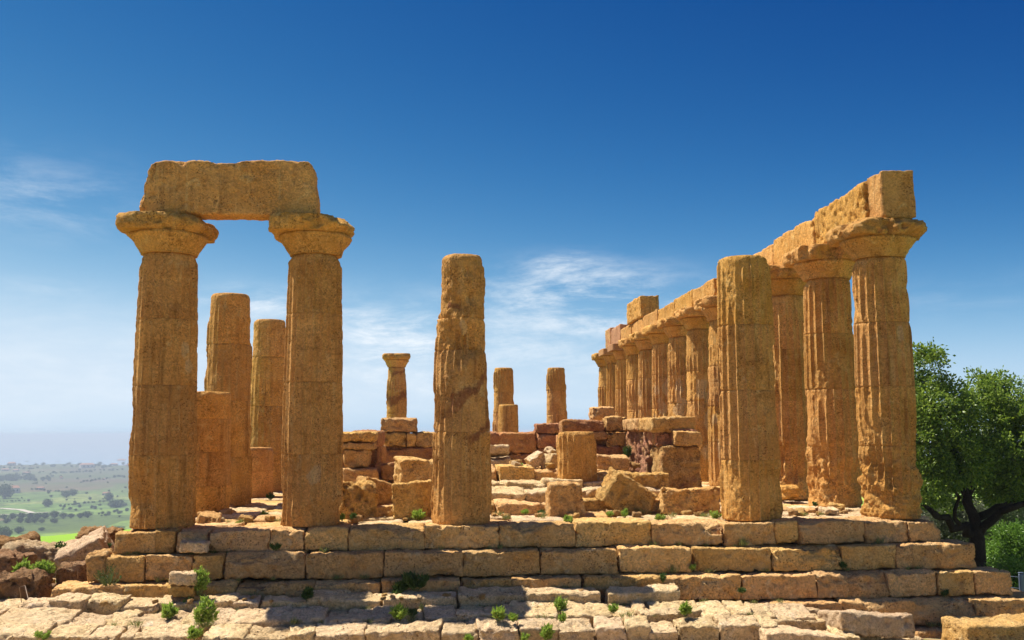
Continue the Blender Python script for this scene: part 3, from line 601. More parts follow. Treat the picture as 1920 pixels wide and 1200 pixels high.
column(XF[3], YB[12], 'far headless fluted column just right of the lone middle column, behind a short stump', H=5.5, seed=62, wear=.3, res=.06, group=BG)
column(XF[4], YB[12], 'far headless fluted column standing alone above the dark red wall', H=5.5, seed=63, wear=.3, res=.06, group=BG)
column(9.18, 33.0, 'short rounded far stump in front of a far fluted column', H=3.3, seed=64, wear=.7, res=.06, r0=.62, r1=.5, nd=2)

# ------------------------------------------------------------------ beams
ztop = 6.32
o = block('lintel_block', (0, 0, 0), (1, 1, 1), M_COL, res=.04) if False else None
a = at(257, 350, Y=-.55); b = at(594, 350, Y=-.55)
zt = at(430, 300, Y=-.55)[2]
def lint_mod(p, H):
    # the upper left corner is broken away in a ragged slope, the right end bulges low down
    f = np.clip((-p[:, 0]/H[0]-.80)/.2, 0, 1); g = np.clip((p[:, 0]/H[0]-.9)/.1, 0, 1); zz = p[:, 2]/H[2]
    p = p.copy(); n = fbm(p, 2.2, 4, 99)
    p[:, 0] += f*(np.clip(zz*.5+.5, 0, 1)*.30+n*.10); p[:, 0] -= g*(np.clip(zz*.6+.3, 0, 1)*.10+n*.05)
    p[:, 2] -= np.clip((zz-.6)/.4, 0, 1)*(f*.08+.06*sstep(.1, .5, fbm(p, 1.3, 3, 98))+g*.1)
    return p
lin = block('lintel_block', ((a[0]+b[0])/2, -.27, (zt+ztop)/2), (b[0]-a[0], .56, zt-ztop), M_COL, res=.035, r=.045, amp=.016, chip=.2, warp=.03, seed=77, cap=120, mod=lint_mod)
tag(lin, 'massive stone lintel bridging the two columns at the left front', 'stone beam')
AX = XF[5]-.30
ends = [(-.7, .02), (.05, 2.96)]+[(YB[k]+.03, YB[k+1]-.05) for k in range(1, 11)]+[(YB[11]+.02, YB[12]-1.1)]
tops = [at(1655, 321, X=AX)[2], at(1600, 345, X=AX)[2], at(1500, 408, X=AX)[2], at(1430, 455, X=AX)[2]]
def ar_block(y0, y1, z1, label, mat=None, x0=AX, w=.74, **kw):
    kk = dict(res=.045, r=.04, amp=.02, chip=.12, warp=.03, cap=90); kk.update(kw)
    o = block('beam_block', (x0+w/2, (y0+y1)/2, (ztop+z1)/2), (w, y1-y0, z1-ztop), mat or M_COL, **kk)
    tag(o, label, 'stone beam', 'beam blocks along the right flank'); return o
names = ['squared end block of the long beam, standing on the right front corner capital', 'rough hewn beam block next to the end block, its face crumbled', 'beam block spanning the second to third right flank column, a notch at its upper end', 'beam block spanning the third to fourth right flank column', 'beam block just left of the tall headless column top',
         'beam block second left of the tall headless column top', 'weathered mid beam block over the flank columns, third left of the headless column', 'eroded beam block just right of the raised block on the beam', 'flat faced beam block under the raised block', 'far beam block left of the raised block', 'plain far beam block next to the smooth restored one', 'smooth brown restored beam block, second from the far left end of the beam', 'reddish rough end block at the far left end of the long beam']
for i, (y0, y1) in enumerate(ends):
    z1 = [7.37, 7.29, 7.17, 7.07, 7.10, 7.03, 7.08, 7.02, 7.10, 7.05, 7.10, 7.42, 7.55][i]
    ar_block(y0, y1, z1, names[i], x0=AX+(.12 if i == 0 else .04 if i in (1, 4) else 0), amp=.022 if i == 1 else .010, chip=.16 if i else .1, mat=M_PRED if i == 12 else M_NEW if i == 11 else None)
yy = at(1204, 575, X=AX)[1]; ye = at(1178, 590, X=AX)[1]
fr = block('frieze_block', (AX+.36, (yy+ye)/2, 7.1+.52), (.9, ye-yy, 1.02), M_COL, res=.06, r=.04, amp=.02, chip=.15)
tag(fr, 'raised squared block standing alone on top of the long beam', 'stone block')

# ------------------------------------------------------------------ inner hall walls and tiers
def wall(label, loc): return tag(empty('ruined_wall', loc), label, 'wall')
def wblk(w, x, y, z, sx, sy, sz, mat, rot=(0, 0, 0), **kw):
    kk = dict(res=.05, r=.05, amp=.022, chip=.12, warp=.05); kk.update(kw)
    return block('wall_block', (x-w.location[0], y-w.location[1], z-w.location[2]), (sx, sy, sz), mat, w, rot, **kk)
# right hall wall
w = wall('ruined end of the right inner hall wall, left face stained red', (11.9, 7, .3))
wblk(w, 11.95, 5.8, .82, 1.05, 1.4, 1.24, M_WALL, amp=.035, chip=.3, r=.04); wblk(w, 11.85, 7.35, 1.02, 1.05, 1.65, 1.64, M_PRED, amp=.05, chip=.2); wblk(w, 11.85, 9.0, 1.02, 1.05, 1.6, 1.64, M_PRED, amp=.05)
wblk(w, 12.12, 5.55, 1.64, .74, 1.1, .40, M_WALL, rot=(0, .05, 0), chip=.18); wblk(w, 11.6, 6.0, 1.64, .5, 1.0, .40, M_PRED, amp=.04)
wblk(w, 11.8, 6.15, 2.03, 1.2, 1.6, .37, M_WALL, amp=.025, chip=.14, rot=(0, -.01, .04)); wblk(w, 11.7, 8.2, 2.03, 1.1, 2.3, .36, M_WALL)
wblk(w, 12.1, 7.6, .9, .7, 4.6, 2.0, M_PRED, res=.3)
# left hall wall
w = wall('ruined end of the left inner hall wall with a dark red inner face', (3.3, 7, .3))
wblk(w, 3.45, 5.3, .55, .95, 1.2, .78, M_WALL, amp=.03, chip=.16, rot=(0, 0, .3)); wblk(w, 3.5, 7.0, .6, .85, 2.0, .8, M_RED); wblk(w, 3.5, 9.2, .6, .85, 2.2, .8, M_RED)
wblk(w, 3.5, 5.5, 1.2, .62, 1.0, .45, M_WALL, amp=.03, chip=.2); wblk(w, 3.05, 5.7, 1.2, .4, 1.0, .5, M_WALL); wblk(w, 3.6, 7.2, 1.25, .7, 1.8, .48, M_RED); wblk(w, 3.55, 9.3, 1.25, .8, 2.2, .5, M_RED)
wblk(w, 3.5, 5.6, 1.53, .86, 1.3, .2, M_WALL, chip=.06); wblk(w, 3.45, 5.7, 1.76, .95, 1.5, .24, M_WALL, chip=.08); wblk(w, 3.6, 7.4, 1.7, .75, 1.8, .42, M_RED)
wblk(w, 3.45, 7.6, .9, .5, 4.6, 1.5, M_RED, res=.3)
# cross wall
w = wall('low dark red cross wall at the back of the inner hall', (7, 12, .5))
def wp(w, x0, y0, x1, y1, Y, dep, mat, **kw):
    a = at(x0, (y0+y1)/2, Y=Y); b = at(x1, (y0+y1)/2, Y=Y); t = at((x0+x1)/2, y0, Y=Y)[2]; d = at((x0+x1)/2, y1, Y=Y)[2]
    return wblk(w, (a[0]+b[0])/2, Y+dep/2, (t+d)/2, b[0]-a[0]-.01, dep, t-d-.01, mat, **kw)
for bx in [(714, 783, 781, 811), (714, 812, 762, 839), (762, 813, 780, 839), (780, 812, 842, 839), (700, 840, 850, 872), (700, 873, 850, 905), (842, 811, 935, 872), (918, 811, 932, 870), (932, 811, 1006, 850), (918, 851, 1008, 890), (1005, 794, 1055, 812), (1008, 813, 1060, 840), (1005, 841, 1070, 880)]:
    wp(w, *bx, 12.0, .9, M_RED if bx[0] > 840 or bx[1] > 830 else M_WALL, amp=.03, chip=.12)
wblk(w, 7.4, 12.55, .9, 7.6, .5, 1.8, M_RED, res=.3)
# tumbled wall right of the cross wall
w = wall('tumbled low wall of buff and red blocks left of the red stained wall end', (10, 10, .5))
for bx, m in [((1055, 789, 1135, 811), M_RED), ((1135, 783, 1176, 810), M_WALL), ((1056, 811, 1140, 826), M_WALL), ((1138, 811, 1182, 836), M_WALL), ((1116, 835, 1178, 856), M_RED), ((1060, 827, 1120, 860), M_WALL), ((1055, 857, 1180, 890), M_WALL)]:
    wp(w, *bx, 9.6, .9, m, amp=.035, chip=.14)
wblk(w, 10.4, 10.2, .9, 2.4, .5, 1.7, M_RED, res=.3)
# tiers of steps up to the hall
w = tag(empty('inner_steps', (7.6, 3, 0)), 'low worn steps rising to the inner hall, right of the lone middle column', 'steps')
def tier(x0, x1, n, Y, dep, zb, zt, mat=M_STEP):
    xs = np.linspace(x0, x1, n+1)
    for i in range(n):
        block('step_block', ((xs[i]+xs[i+1])/2-7.6, Y+dep/2-3+rng.uniform(-.16, .16), (zb+zt)/2+rng.uniform(-.05, .03)), (xs[i+1]-xs[i]-.015, dep, zt-zb), mat if rng.random() < .75 else M_WALL, w, (rng.uniform(-.04, .04), rng.uniform(-.05, .05), rng.uniform(-.08, .08)), res=.045, r=.04, amp=.024, chip=.25, warp=.1)
tier(4.0, 11.3, 5, 1.75, 1.3, -.1, .25); tier(4.2, 11.2, 6, 3.0, 1.5, .0, .42, M_PAVE); tier(4.3, 11.2, 7, 4.5, 1.3, .1, .58, M_PAVE); tier(4.3, 10.0, 6, 5.8, 1.4, .3, .88); tier(4.2, 10.0, 6, 7.2, 5, .5, .86, M_PAVE)

# ------------------------------------------------------------------ loose blocks
def slant(p, H):
    p = p.copy(); p[:, 0] -= np.clip(p[:, 0]/H[0], 0, 1)*(p[:, 2]/H[2]+1)*.13*H[0]; p[:, 2] -= np.clip(p[:, 2]/H[2], 0, 1)*np.clip(p[:, 0]/H[0], 0, 1)*.05
    return p
def loose(name, label, cat, x0, y0, x1, y1, Y, dep, mat, rot=(0, 0, 0), **kw):
    kk = dict(res=.033, r=.04, amp=.024, chip=.22, warp=.13); kk.update(kw)
    return tag(pblock(name, x0, y0, x1, y1, Y, dep, mat, None, rot, **kk), label, cat)
column(*at(1081, 916, Y=5.2)[:2], 'short fluted drum stump standing upright on the inner steps', H=1.42, r0=.53, r1=.45, seed=71, wear=.35, nd=1, base=.42)
loose('stone_block', 'upright squat block with slanting right side, standing in front of the drum stump', 'stone block', 1029, 906, 1100, 979, 1.0, .8, M_WALL, grow=.02, chip=.1, warp=.04, mod=slant)
loose('stone_block', 'big tilted block resting on its corner right of the squat upright block', 'stone block', 1134, 899, 1222, 966, 1.6, .8, M_WALL, (.08, .55, .15), chip=.1, amp=.03, warp=.03, r=.03)
loose('stone_block', 'block leaning behind the tilted block, pale top edge', 'stone block', 1165, 888, 1255, 962, 3.2, .9, M_WALL, (0, .06, 0), amp=.03)
loose('stone_block', 'long rough block lying just left of the tall headless column', 'stone block', 1242, 915, 1354, 972, 1.3, .8, M_WALL, (0, .02, -.06), grow=.03, amp=.03)
loose('stone_block', 'rounded block lying on a flat one between drum stump and red stained wall', 'stone block', 1118, 855, 1181, 890, 6.2, .8, M_WALL, chip=.2)
loose('stone_block', 'flat block under the rounded one, right of the drum stump', 'stone block', 1117, 885, 1168, 921, 5.2, .9, M_STEP, grow=.05)
loose('stone_block', 'small block perched at the far left end of the right flank columns', 'stone block', 1112, 765, 1153, 789, 13.0, .9, M_WALL, chip=.16)
loose('stone_slab', 'upper of two thin slabs stacked just right of the lone middle column', 'stone slab', 905, 838, 952, 855, 8.2, .8, M_PAVE, res=.05, chip=.05)
loose('stone_slab', 'lower of two thin slabs stacked just right of the lone middle column', 'stone slab', 905, 855.5, 957, 875, 8.1, 1.0, M_PAVE, res=.05, chip=.05)
loose('rubble_stone', 'pointed leaning rubble stone left of the drum stump', 'rubble', 988, 853, 1020, 876, 6.6, .5, M_PAVE, (0, -.5, .3), chip=.2, r=.04)
loose('rubble_stone', 'rubble stone touching the left side of the drum stump', 'rubble', 1019, 851, 1046, 878, 6.4, .5, M_PAVE, (0, .1, .6), chip=.2, r=.05)
loose('rubble_stone', 'small pointed rubble stone on top of the pile left of the drum stump', 'rubble', 1025, 843, 1042, 856, 6.9, .4, M_PAVE, (.3, .3, .6), chip=.15, r=.04)
loose('rubble_stone', 'dark low rubble stone beside the stacked thin slabs', 'rubble', 957, 864, 980, 878, 7.0, .5, M_WALL, chip=.2, r=.05)
loose('stone_block', 'deeply weathered block with a hollow, right of the second lintel column', 'stone block', 634, 908, 702, 979, 1.2, .9, M_WALL, (0, .02, .08), grow=.02, amp=.06, chip=.3, r=.12)
loose('stone_block', 'block with a slanting top leaning behind the hollowed block', 'stone block', 668, 903, 736, 956, 2.3, 1.0, M_WALL, (0, .3, .3), chip=.15)
loose('stone_block', 'block with a sloping lit top, touching the left of the lone middle column', 'stone block', 740, 908, 812, 977, 1.0, .9, M_WALL, (0, -.03, -.1), grow=.02, chip=.2, warp=.1)
loose('stone_block', 'large layered block lying above and behind, left of the lone middle column', 'stone block', 741, 860, 830, 920, 3.6, 1.1, M_STEP, (0, .03, .1), chip=.15)
loose('stone_block', 'small shaded block between the left hall wall and the layered block', 'stone block', 712, 869, 745, 905, 5.0, .8, M_RED, chip=.16)
loose('rubble_stone', 'rough stone at the foot of the stump behind the left front column', 'rubble', 362, 966, 410, 992, .6, .7, M_WALL, (0, 0, .2), chip=.2, amp=.03)
loose('stone_slab', 'thick slab lying in front of the tall pitted column', 'stone slab', 405, 958, 436, 978, 2.4, .9, M_STEP, chip=.12)
loose('rubble_stone', 'lumpy yellow stone at the foot of the second right flank column', 'rubble', 1467, 912, 1500, 940, 4.6, .6, M_COL, chip=.2, r=.1)
loose('rubble_stone', 'flat reddish stone on the floor between the right flank columns', 'rubble', 1505, 950, 1556, 966, 1.3, .6, M_WALL, chip=.1, r=.05)
loose('rubble_stone', 'small pale stone on the floor left of the right front corner column', 'rubble', 1550, 957, 1578, 968, .5, .4, M_PAVE, chip=.1, r=.05)
loose('rubble_stone', 'small reddish stone on the floor beside the pale one', 'rubble', 1562, 948, 1590, 960, 1.4, .4, M_WALL, chip=.1, r=.05)
loose('stone_block', 'pale grey block standing on the second step below the left front column', 'stone block', 332, 1016, 386, 1040, -1.22, .33, M_PAVE, chip=.08, r=.03)
loose('stone_slab', 'upper pale cushion shaped block stacked on the third step at the left', 'stone block', 316, 1073, 365, 1094, -2.0, .55, M_PAVE, chip=.08)
loose('stone_block', 'lower orange block of the small stack on the third step at the left', 'stone block', 306, 1096, 357, 1118, -2.05, .55, M_WALL, chip=.08)
loose('stone_slab', 'flat sloping slab lying at the lower right of the pavement', 'stone slab', 1574, 1158, 1712, 1200, -3.7, .9, M_PINK, (-.12, .05, .05), chip=.1, r=.04)
loose('stone_block', 'squared block at the bottom right corner of the picture', 'stone block', 1812, 1171, 1990, 1240, -3.4, .9, M_STEP, chip=.08, r=.03)
loose('stone_block', 'broken orange end stone at the left corner of the second step', 'stone block', 150, 1050, 186, 1096, -1.25, .8, M_WALL, (0, -.1, .15), amp=.035, chip=.2)

def chips(n, lab, group, fx, mat, smin, smax):
    protos_ = []
    for i in range(n):
        x, y, z = fx(); sz = rng.uniform(smin, smax)
        if len(protos_) < 6:
            o = block('rubble_stone', (0, 0, 0), (1, .8, .55), mat[len(protos_) % len(mat)], res=.12, r=.12, amp=.06, chip=.3, warp=.25); protos_.append(o)
        else:
            o = rng.choice(protos_).copy(); COL.objects.link(o)
        o.location = (x, y, z+sz*.18); o.scale = (sz, sz, sz); o.rotation_euler = (rng.uniform(-.3, .3), rng.uniform(-.3, .3), rng.uniform(0, 6.28)); tag(o, lab, 'rubble', group)
chips(60, 'small broken stone scattered on the temple floor', 'small stones scattered on the temple floor', lambda: (rng.uniform(.8, 14.6), rng.uniform(.7, 1.7), .0), [M_WALL, M_PAVE, M_STEP], .07, .26)
chips(24, 'small broken stone scattered on the inner steps', 'small stones scattered on the inner steps', lambda: (rng.uniform(5, 11), rng.uniform(5.9, 7.2), .88), [M_WALL, M_PAVE], .1, .3)
chips(40, 'small loose stone scattered on the pavement and steps', 'small stones scattered on the pavement', lambda: (rng.uniform(-.5, 9.5), rng.uniform(-2.3, -1.75), -1.16), [M_PAVE, M_STEP], .05, .13)
chips(30, 'small loose stone on the earth by the left boulders', 'small stones by the left boulders', lambda: (lambda x, y: (x, y, gz(x, y)))(rng.uniform(-4.2, -1.3), rng.uniform(-1.5, 2.5)), [M_ROCK, M_PINK, M_WALL], .08, .3)

# ------------------------------------------------------------------ boulders on the left
def boulder(label, x0, y0, x1, y1, Y, dep, mat, rot=(0, 0, 0), **kw):
    kk = dict(res=.045, r=.12, amp=.05, chip=.25, warp=.12, grow=.12); kk.update(kw)
    return loose('boulder', label, 'boulder', x0, y0, x1, y1, Y, dep, mat, rot, **kk)
boulder('dark brown boulder on the horizon side at the left picture edge', -30, 1011, 45, 1043, 3.2, 1.0, M_ROCK)
boulder('rough pale slab like boulder lying beyond the left weeds', -6, 1026, 99, 1070, 1.9, 1.1, M_PINK, (0, .1, .1), amp=.06)
boulder('large smooth pinkish boulder tilted up to the right, left of the platform corner', 92, 1012, 192, 1066, 1.4, 1.3, M_PINK, (.15, -.45, .1), amp=.025, chip=.12)
boulder('dark brown craggy boulder behind the pinkish one', 128, 999, 200, 1046, 2.6, 1.0, M_ROCK, (0, .1, 0), amp=.08)
boulder('square brown boulder cut by the left picture edge beside the weeds', -50, 1047, 28, 1095, .3, 1.0, M_ROCK, amp=.06)
boulder('dark boulder with a flat top in front of the pinkish one', 94, 1056, 148, 1104, -.6, .8, M_ROCK, (0, -.1, .2), amp=.04)
boulder('dark reddish boulder low at the left edge with a wire frame before it', -20, 1086, 60, 1142, -1.6, .9, M_ROCK, (0, .05, .3), amp=.07)
def tube(paths, rads, n=6):
    vs, qs, c = [], [], 0
    for P, R in zip(paths, rads):
        P = np.asarray(P, float); k = len(P); R = np.broadcast_to(np.asarray(R, float), (k,))
        T = np.gradient(P, axis=0); T /= np.linalg.norm(T, axis=1, keepdims=True)+1e-9
        up = np.array([0.31, 0.17, 0.93]) if abs(T[0] @ np.array([0.31, 0.17, 0.93])) < .95 else np.array([1., 0, 0])
        rings = []
        for i in range(k):
            a = np.cross(T[i], up); a /= np.linalg.norm(a); b = np.cross(T[i], a); up = np.cross(a, T[i])
            th = np.linspace(0, 2*math.pi, n, endpoint=False)
            rings.append(P[i]+R[i]*(np.outer(np.cos(th), a)+np.outer(np.sin(th), b)))
        vs.append(np.concatenate(rings)); idx = np.arange(c, c+n*k).reshape(k, n); c += n*k
        qs.append(np.stack([idx[:-1], idx[1:], np.roll(idx[1:], -1, 1), np.roll(idx[:-1], -1, 1)], -1).reshape(-1, 4))
        for row in (idx[0], idx[-1]):
            for j in range(1, n-1, 2): qs.append(np.array([[row[0], row[j], row[j+1], row[(j+2) % n]]]))
    return np.concatenate(vs), np.concatenate(qs)
for (pts, Y, lab) in (([(42, 1140), (36, 1101), (47, 1098), (53, 1123)], -2.0, 'thin rusty wire frame before the dark reddish boulder at the left edge'), ([(146, 1086), (145, 1068), (136, 1066), (135, 1056)], -.75, 'thin rusty wire bracket beside the dark flat topped boulder')):
    v, q = tube([[at(x, y, Y=Y) for x, y in pts]], [.008]); tag(mesh('wire_frame', v, q, M_WIRE), lab, 'wire frame')
# post and rope at the right
p = at(1917, 1120, Y=4.0); t = tag(empty('barrier_post', (p[0], 4.0, p[2]-.6)), 'blue grey metal post at the right picture edge below the tree', 'post')
h = at(1917, 1075, Y=4.0)[2]-p[2]+.6
block('post_shaft', (0, 0, h/2), (.12, .06, h), M_STEEL, t, res=.05, r=.008, amp=0, chip=0, warp=0); block('post_cap', (0, 0, h+.015), (.13, .07, .026), M_STEEL, t, res=.03, r=.006, amp=0, chip=0, warp=0)
a = at(1832, 1034, Y=6.0)
for k, dz in enumerate((0, -.28)):
    A = np.array([a[0]-1, 7.0, a[2]+.35+dz]); B = np.array([p[0], 4.0, p[2]-.6+h-.1+dz]); s = np.linspace(0, 1, 12)[:, None]
    v, q = tube([A+(B-A)*s-np.array([0, 0, .25])*(4*s*(1-s))], [.006], 5); tag(mesh('barrier_cable', v, q, M_STEEL), ['upper', 'lower'][k]+' thin sagging cable running to the metal post by the tree', 'cable')
# ------------------------------------------------------------------ plants
def leaves(P, D, ln, wd, curl=0.25, r=rng):
    """lance shaped leaves of two quads at points P along directions D"""
    P = np.asarray(P); D = np.asarray(D); n = len(P); D = D/np.linalg.norm(D, axis=1, keepdims=True)
    rs = np.random.RandomState(r.randrange(1 << 30))
    X = rs.normal(size=(n, 3)); X -= (X*D).sum(1, keepdims=True)*D; X /= np.linalg.norm(X, axis=1, keepdims=True); Nn = np.cross(D, X)
    ln = ln*rs.uniform(.7, 1.25, (n, 1)); wd = wd*rs.uniform(.7, 1.25, (n, 1))
    m = P+D*ln*.5+Nn*ln*curl*.25; t = P+D*ln-Nn*ln*curl*.3
    v = np.stack([P, m+X*wd, t, m-X*wd, ], 1).reshape(-1, 3)
    q = np.arange(n*4).reshape(n, 4)
    return v, q
def join(parts):
    vs, qs, mi, c = [], [], [], 0
    for k, (v, q) in enumerate(parts):
        vs.append(v); qs.append(q+c); mi += [k]*len(q); c += len(v)
    return np.concatenate(vs), np.concatenate(qs), mi
def weed(label, px, py, h_px, w_px, Y=None, Z=None, stems=9, leaf=.05, mat=None, dens=38, lean=.5, group='weeds growing between the stones', name='weed', cat='weed', upright=False):
    c = at(px, py, Y=Y, Z=Z); sc = np.linalg.norm(c-CAM)/FPX; H = h_px*sc; Wd = w_px*sc/2
    r = np.random.RandomState(int(px*7+py)); paths, P, D = [], [], []
    for s in range(stems):
        a = r.uniform(0, 2*math.pi); rr = math.sqrt(r.uniform(0, 1)); hh = H*r.uniform(.55, 1.0)*(1-.35*rr)
        tip = np.array([math.cos(a)*rr*Wd*.8, math.sin(a)*rr*Wd*.8, hh]); b = tip*np.array([.25, .25, 0])
        ts = np.linspace(0, 1, 5)[:, None]; path = b+(tip-b)*ts+np.array([math.cos(a), math.sin(a), 0])*(.12*H*rr)*(ts*(1-ts))
        paths.append(path)
        for k in range(dens):
            t = r.uniform(.12, 1.0)**.7; q = b+(tip-b)*t; aa = r.uniform(0, 6.283); up = r.uniform(.1, 1.1) if t < .85 else r.uniform(.8, 2.2)
            P.append(q); D.append([math.cos(aa), math.sin(aa), up])
    t = tag(empty(name, c), label, cat, group)
    v, q = tube(paths, [np.linspace(.006, .003, 5)]*len(paths), 4); mesh('stem', v, q, M_STEM, t)
    v, q = leaves(P, D, leaf, leaf*.16); mesh('leaf_cluster', v, q, mat or M_WEED, t, smooth=False)
    return t
WE = [
 (372, 1116, 50, 44, -1.95, 14, 'bushy weed climbing beside the small block stack at the left', M_WEED), (316, 1162, 28, 30, -3.1, 10, 'small bright round weed on the left pavement', M_WEED),
 (356, 1150, 26, 26, -2.9, 8, 'bright weed tuft just left of the tall pavement weed', M_WEED), (386, 1176, 54, 50, -3.7, 16, 'tall bright weed on the left pavement edge', M_WEED), (366, 1200, 24, 30, -4.6, 8, 'weed tuft at the foot of the tall pavement weed', M_WEED),
 (77, 1202, 18, 36, -4.7, 10, 'low weed at the bottom edge, far left', M_WEED), (6, 1150, 24, 24, -2.4, 8, 'weed tuft at the left picture edge by the paving', M_WEED),
 (780, 1106, 38, 64, -1.75, 22, 'broad dark green bush on the third step left of centre', M_DARKWEED), (752, 1112, 26, 28, -1.75, 10, 'dark weed at the left side of the broad dark bush', M_DARKWEED), (742, 1140, 46, 30, -2.7, 14, 'dark upright weed in shade on the pavement below the broad bush', M_DARKWEED), (748, 1164, 28, 34, -3.5, 12, 'bright weed at the shadow edge below the dark upright weed', M_WEED), (772, 1158, 18, 30, -3.4, 8, 'small dark weed right of the shadow edge weed', M_DARKWEED),
 (576, 1128, 26, 18, -2.2, 7, 'small dark weed in the joint below the fourth step block', M_DARKWEED), (516, 1032, 14, 26, -1.2, 7, 'small dark weed under the stylobate at the second lintel column', M_DARKWEED),
 (934, 1165, 28, 24, -3.5, 9, 'bright weed on the pavement below the lone middle column', M_WEED), (963, 1166, 14, 22, -3.6, 6, 'low bright weed right of the weed below the middle column', M_WEED), (958, 1140, 28, 10, -2.7, 5, 'thin dark weed in a pavement joint right of centre', M_DARKWEED),
 (1052, 1148, 26, 26, -2.75, 9, 'bright weed growing above another one right of centre', M_WEED), (1055, 1168, 20, 18, -3.6, 7, 'lower bright weed of the pair right of centre', M_WEED), (1022, 1202, 32, 32, -4.6, 10, 'bright weed at the bottom edge right of centre', M_WEED), (984, 1202, 12, 18, -4.6, 5, 'tiny weed at the bottom edge near centre', M_WEED), (880, 1202, 10, 16, -4.6, 5, 'tiny weed at the bottom edge below the middle column', M_WEED),
 (1149, 1150, 20, 22, -2.9, 7, 'weed tuft beside a paving joint right of the weed pair', M_WEED), (1285, 1156, 24, 22, -3.0, 8, 'bright weed on the sunny pavement at the right', M_WEED), (1243, 1092, 18, 10, -1.6, 4, 'thin weed in the third step joint at the right', M_DARKWEED), (1299, 1070, 14, 10, -1.25, 4, 'tiny weed in a joint of the second step', M_WEED),
 (785, 976, 22, 28, .7, 10, 'bright weed at the foot of the block left of the middle column', M_WEED), (1067, 983, 18, 24, -.3, 9, 'bright weed in front of the squat upright block', M_WEED), (1172, 971, 18, 26, .6, 9, 'bright weed in front of the tilted block', M_WEED), (1143, 969, 10, 16, .6, 6, 'small weed left of the tilted block', M_WEED), (1238, 980, 18, 28, .2, 9, 'bright weed between the tilted block and the long rough block', M_WEED), (1342, 975, 20, 26, .3, 10, 'round bright weed at the foot of the tall headless column', M_WEED),
 (641, 977, 12, 14, .3, 5, 'tiny weed at the foot of the hollowed block', M_WEED), (448, 987, 9, 16, .6, 5, 'tiny weed on the floor between the lintel columns', M_WEED), (508, 938, 14, 24, 5.0, 7, 'dark weed on the floor far between the lintel columns', M_DARKWEED), (495, 970, 10, 16, 2.0, 5, 'small weed on the slabs between the lintel columns', M_WEED), (662, 974, 14, 22, .7, 7, 'dark weed under the hollowed block', M_DARKWEED),
 (985, 965, 9, 14, 1.2, 5, 'tiny weed before the inner step', M_WEED), (1015, 966, 12, 20, 1.55, 6, 'dark weed under the inner step edge', M_DARKWEED), (976, 876, 6, 16, 6.6, 5, 'small weed by the rubble on the inner steps', M_WEED), (1175, 862, 34, 22, 8.6, 9, 'dark weed hanging at the corner of the red stained wall', M_DARKWEED), (1530, 950, 8, 12, 1.3, 4, 'tiny weed among stones between the right flank columns', M_DARKWEED),
 (40, 1086, 40, 30, -.6, 14, 'bright leafy weed between the left boulders, left one', M_WEED), (78, 1088, 36, 50, -.8, 18, 'spreading bright weed between the left boulders, right one', M_WEED), (60, 1092, 14, 70, -.9, 14, 'low green ground weed at the foot of the left boulder weeds', M_WEED),
 (114, 1034, 18, 26, 2.2, 10, 'dry green grass tuft behind the pinkish boulder', M_DARKWEED), (200, 1030, 14, 20, 2.0, 7, 'small grass tuft beside the left platform corner', M_DARKWEED),
 (1392, 1112, 8, 20, -1.9, 5, 'tiny dark weed under the fourth step at the right', M_DARKWEED), (1580, 1066, 10, 18, -1.25, 5, 'tiny dark weed at the foot of the second step, right', M_DARKWEED), (1770, 1118, 10, 30, -1.6, 6, 'dark weed at the foot of the third step near the right end', M_DARKWEED),
]
for (px, py, h, wd, Y, st, lab, mt) in WE:
    sc = max(1.0, 28/max(h, 8))
    kw = dict(Y=Y)
    if -5 < Y < -1.7 and py > 1120 and px < 1440: kw = dict(Z=-1.19) if py < 1134 else dict(Z=-1.39) if py < 1167 else dict(Y=-3.68)
    weed(lab, px, py, h, wd, **kw, stems=st, leaf=.10 if h > 20 else .065, mat=mt)
weed('thin twiggy dark shrub against the left end of the second step', 205, 1098, 38, 66, Y=-1.5, stems=26, leaf=.045, mat=M_DARKWEED, dens=12, name='shrub', cat='shrub')

# dry grass in the joints: copies of three tufts
M_DRY = leafmat('dry_grass_blade', (0.30, 0.27, 0.09), (0.16, 0.22, 0.05), .3)
def tuft(sd):
    r = np.random.RandomState(sd); k = 46; P = np.c_[r.normal(size=(k, 2))*.035, np.zeros(k)]; D = np.c_[r.normal(size=(k, 2))*.55, np.ones(k)]
    v, q = leaves(P, D, .13, .0045, .5); return mesh('grass_tuft', v, q, M_DRY, smooth=False)
tp_ = [tuft(300+i) for i in range(3)]; tu = [False]*3
for (Y, z, x0, x1, n) in ((-.9, -.44, -.4, 15.5, 16), (-1.26, -.91, -.5, 16, 16), (-1.63, -1.19, 0, 10, 14), (-2.0, -1.87, 12.5, 16.5, 5), (-2.25, -1.34, 0, 12, 16), (-3.05, -1.41, -.5, 12, 16), (.6, .02, .8, 14.5, 18), (1.6, .02, 4, 11.5, 12)):
    for i in range(n):
        k = rng.randrange(3); o = tp_[k] if not tu[k] else tp_[k].copy()
        if tu[k]: COL.objects.link(o)
        tu[k] = True; o.location = (rng.uniform(x0, x1), Y+rng.uniform(-.04, .03), z-.02); sc = rng.uniform(.5, 1.25); o.scale = (sc, sc, sc*rng.uniform(.7, 1.2)); o.rotation_euler = (0, 0, rng.uniform(0, 6.28))
        tag(o, 'thin dry grass tuft rooted in a joint between the temple stones', 'grass tuft', 'dry grass tufts in the joints')

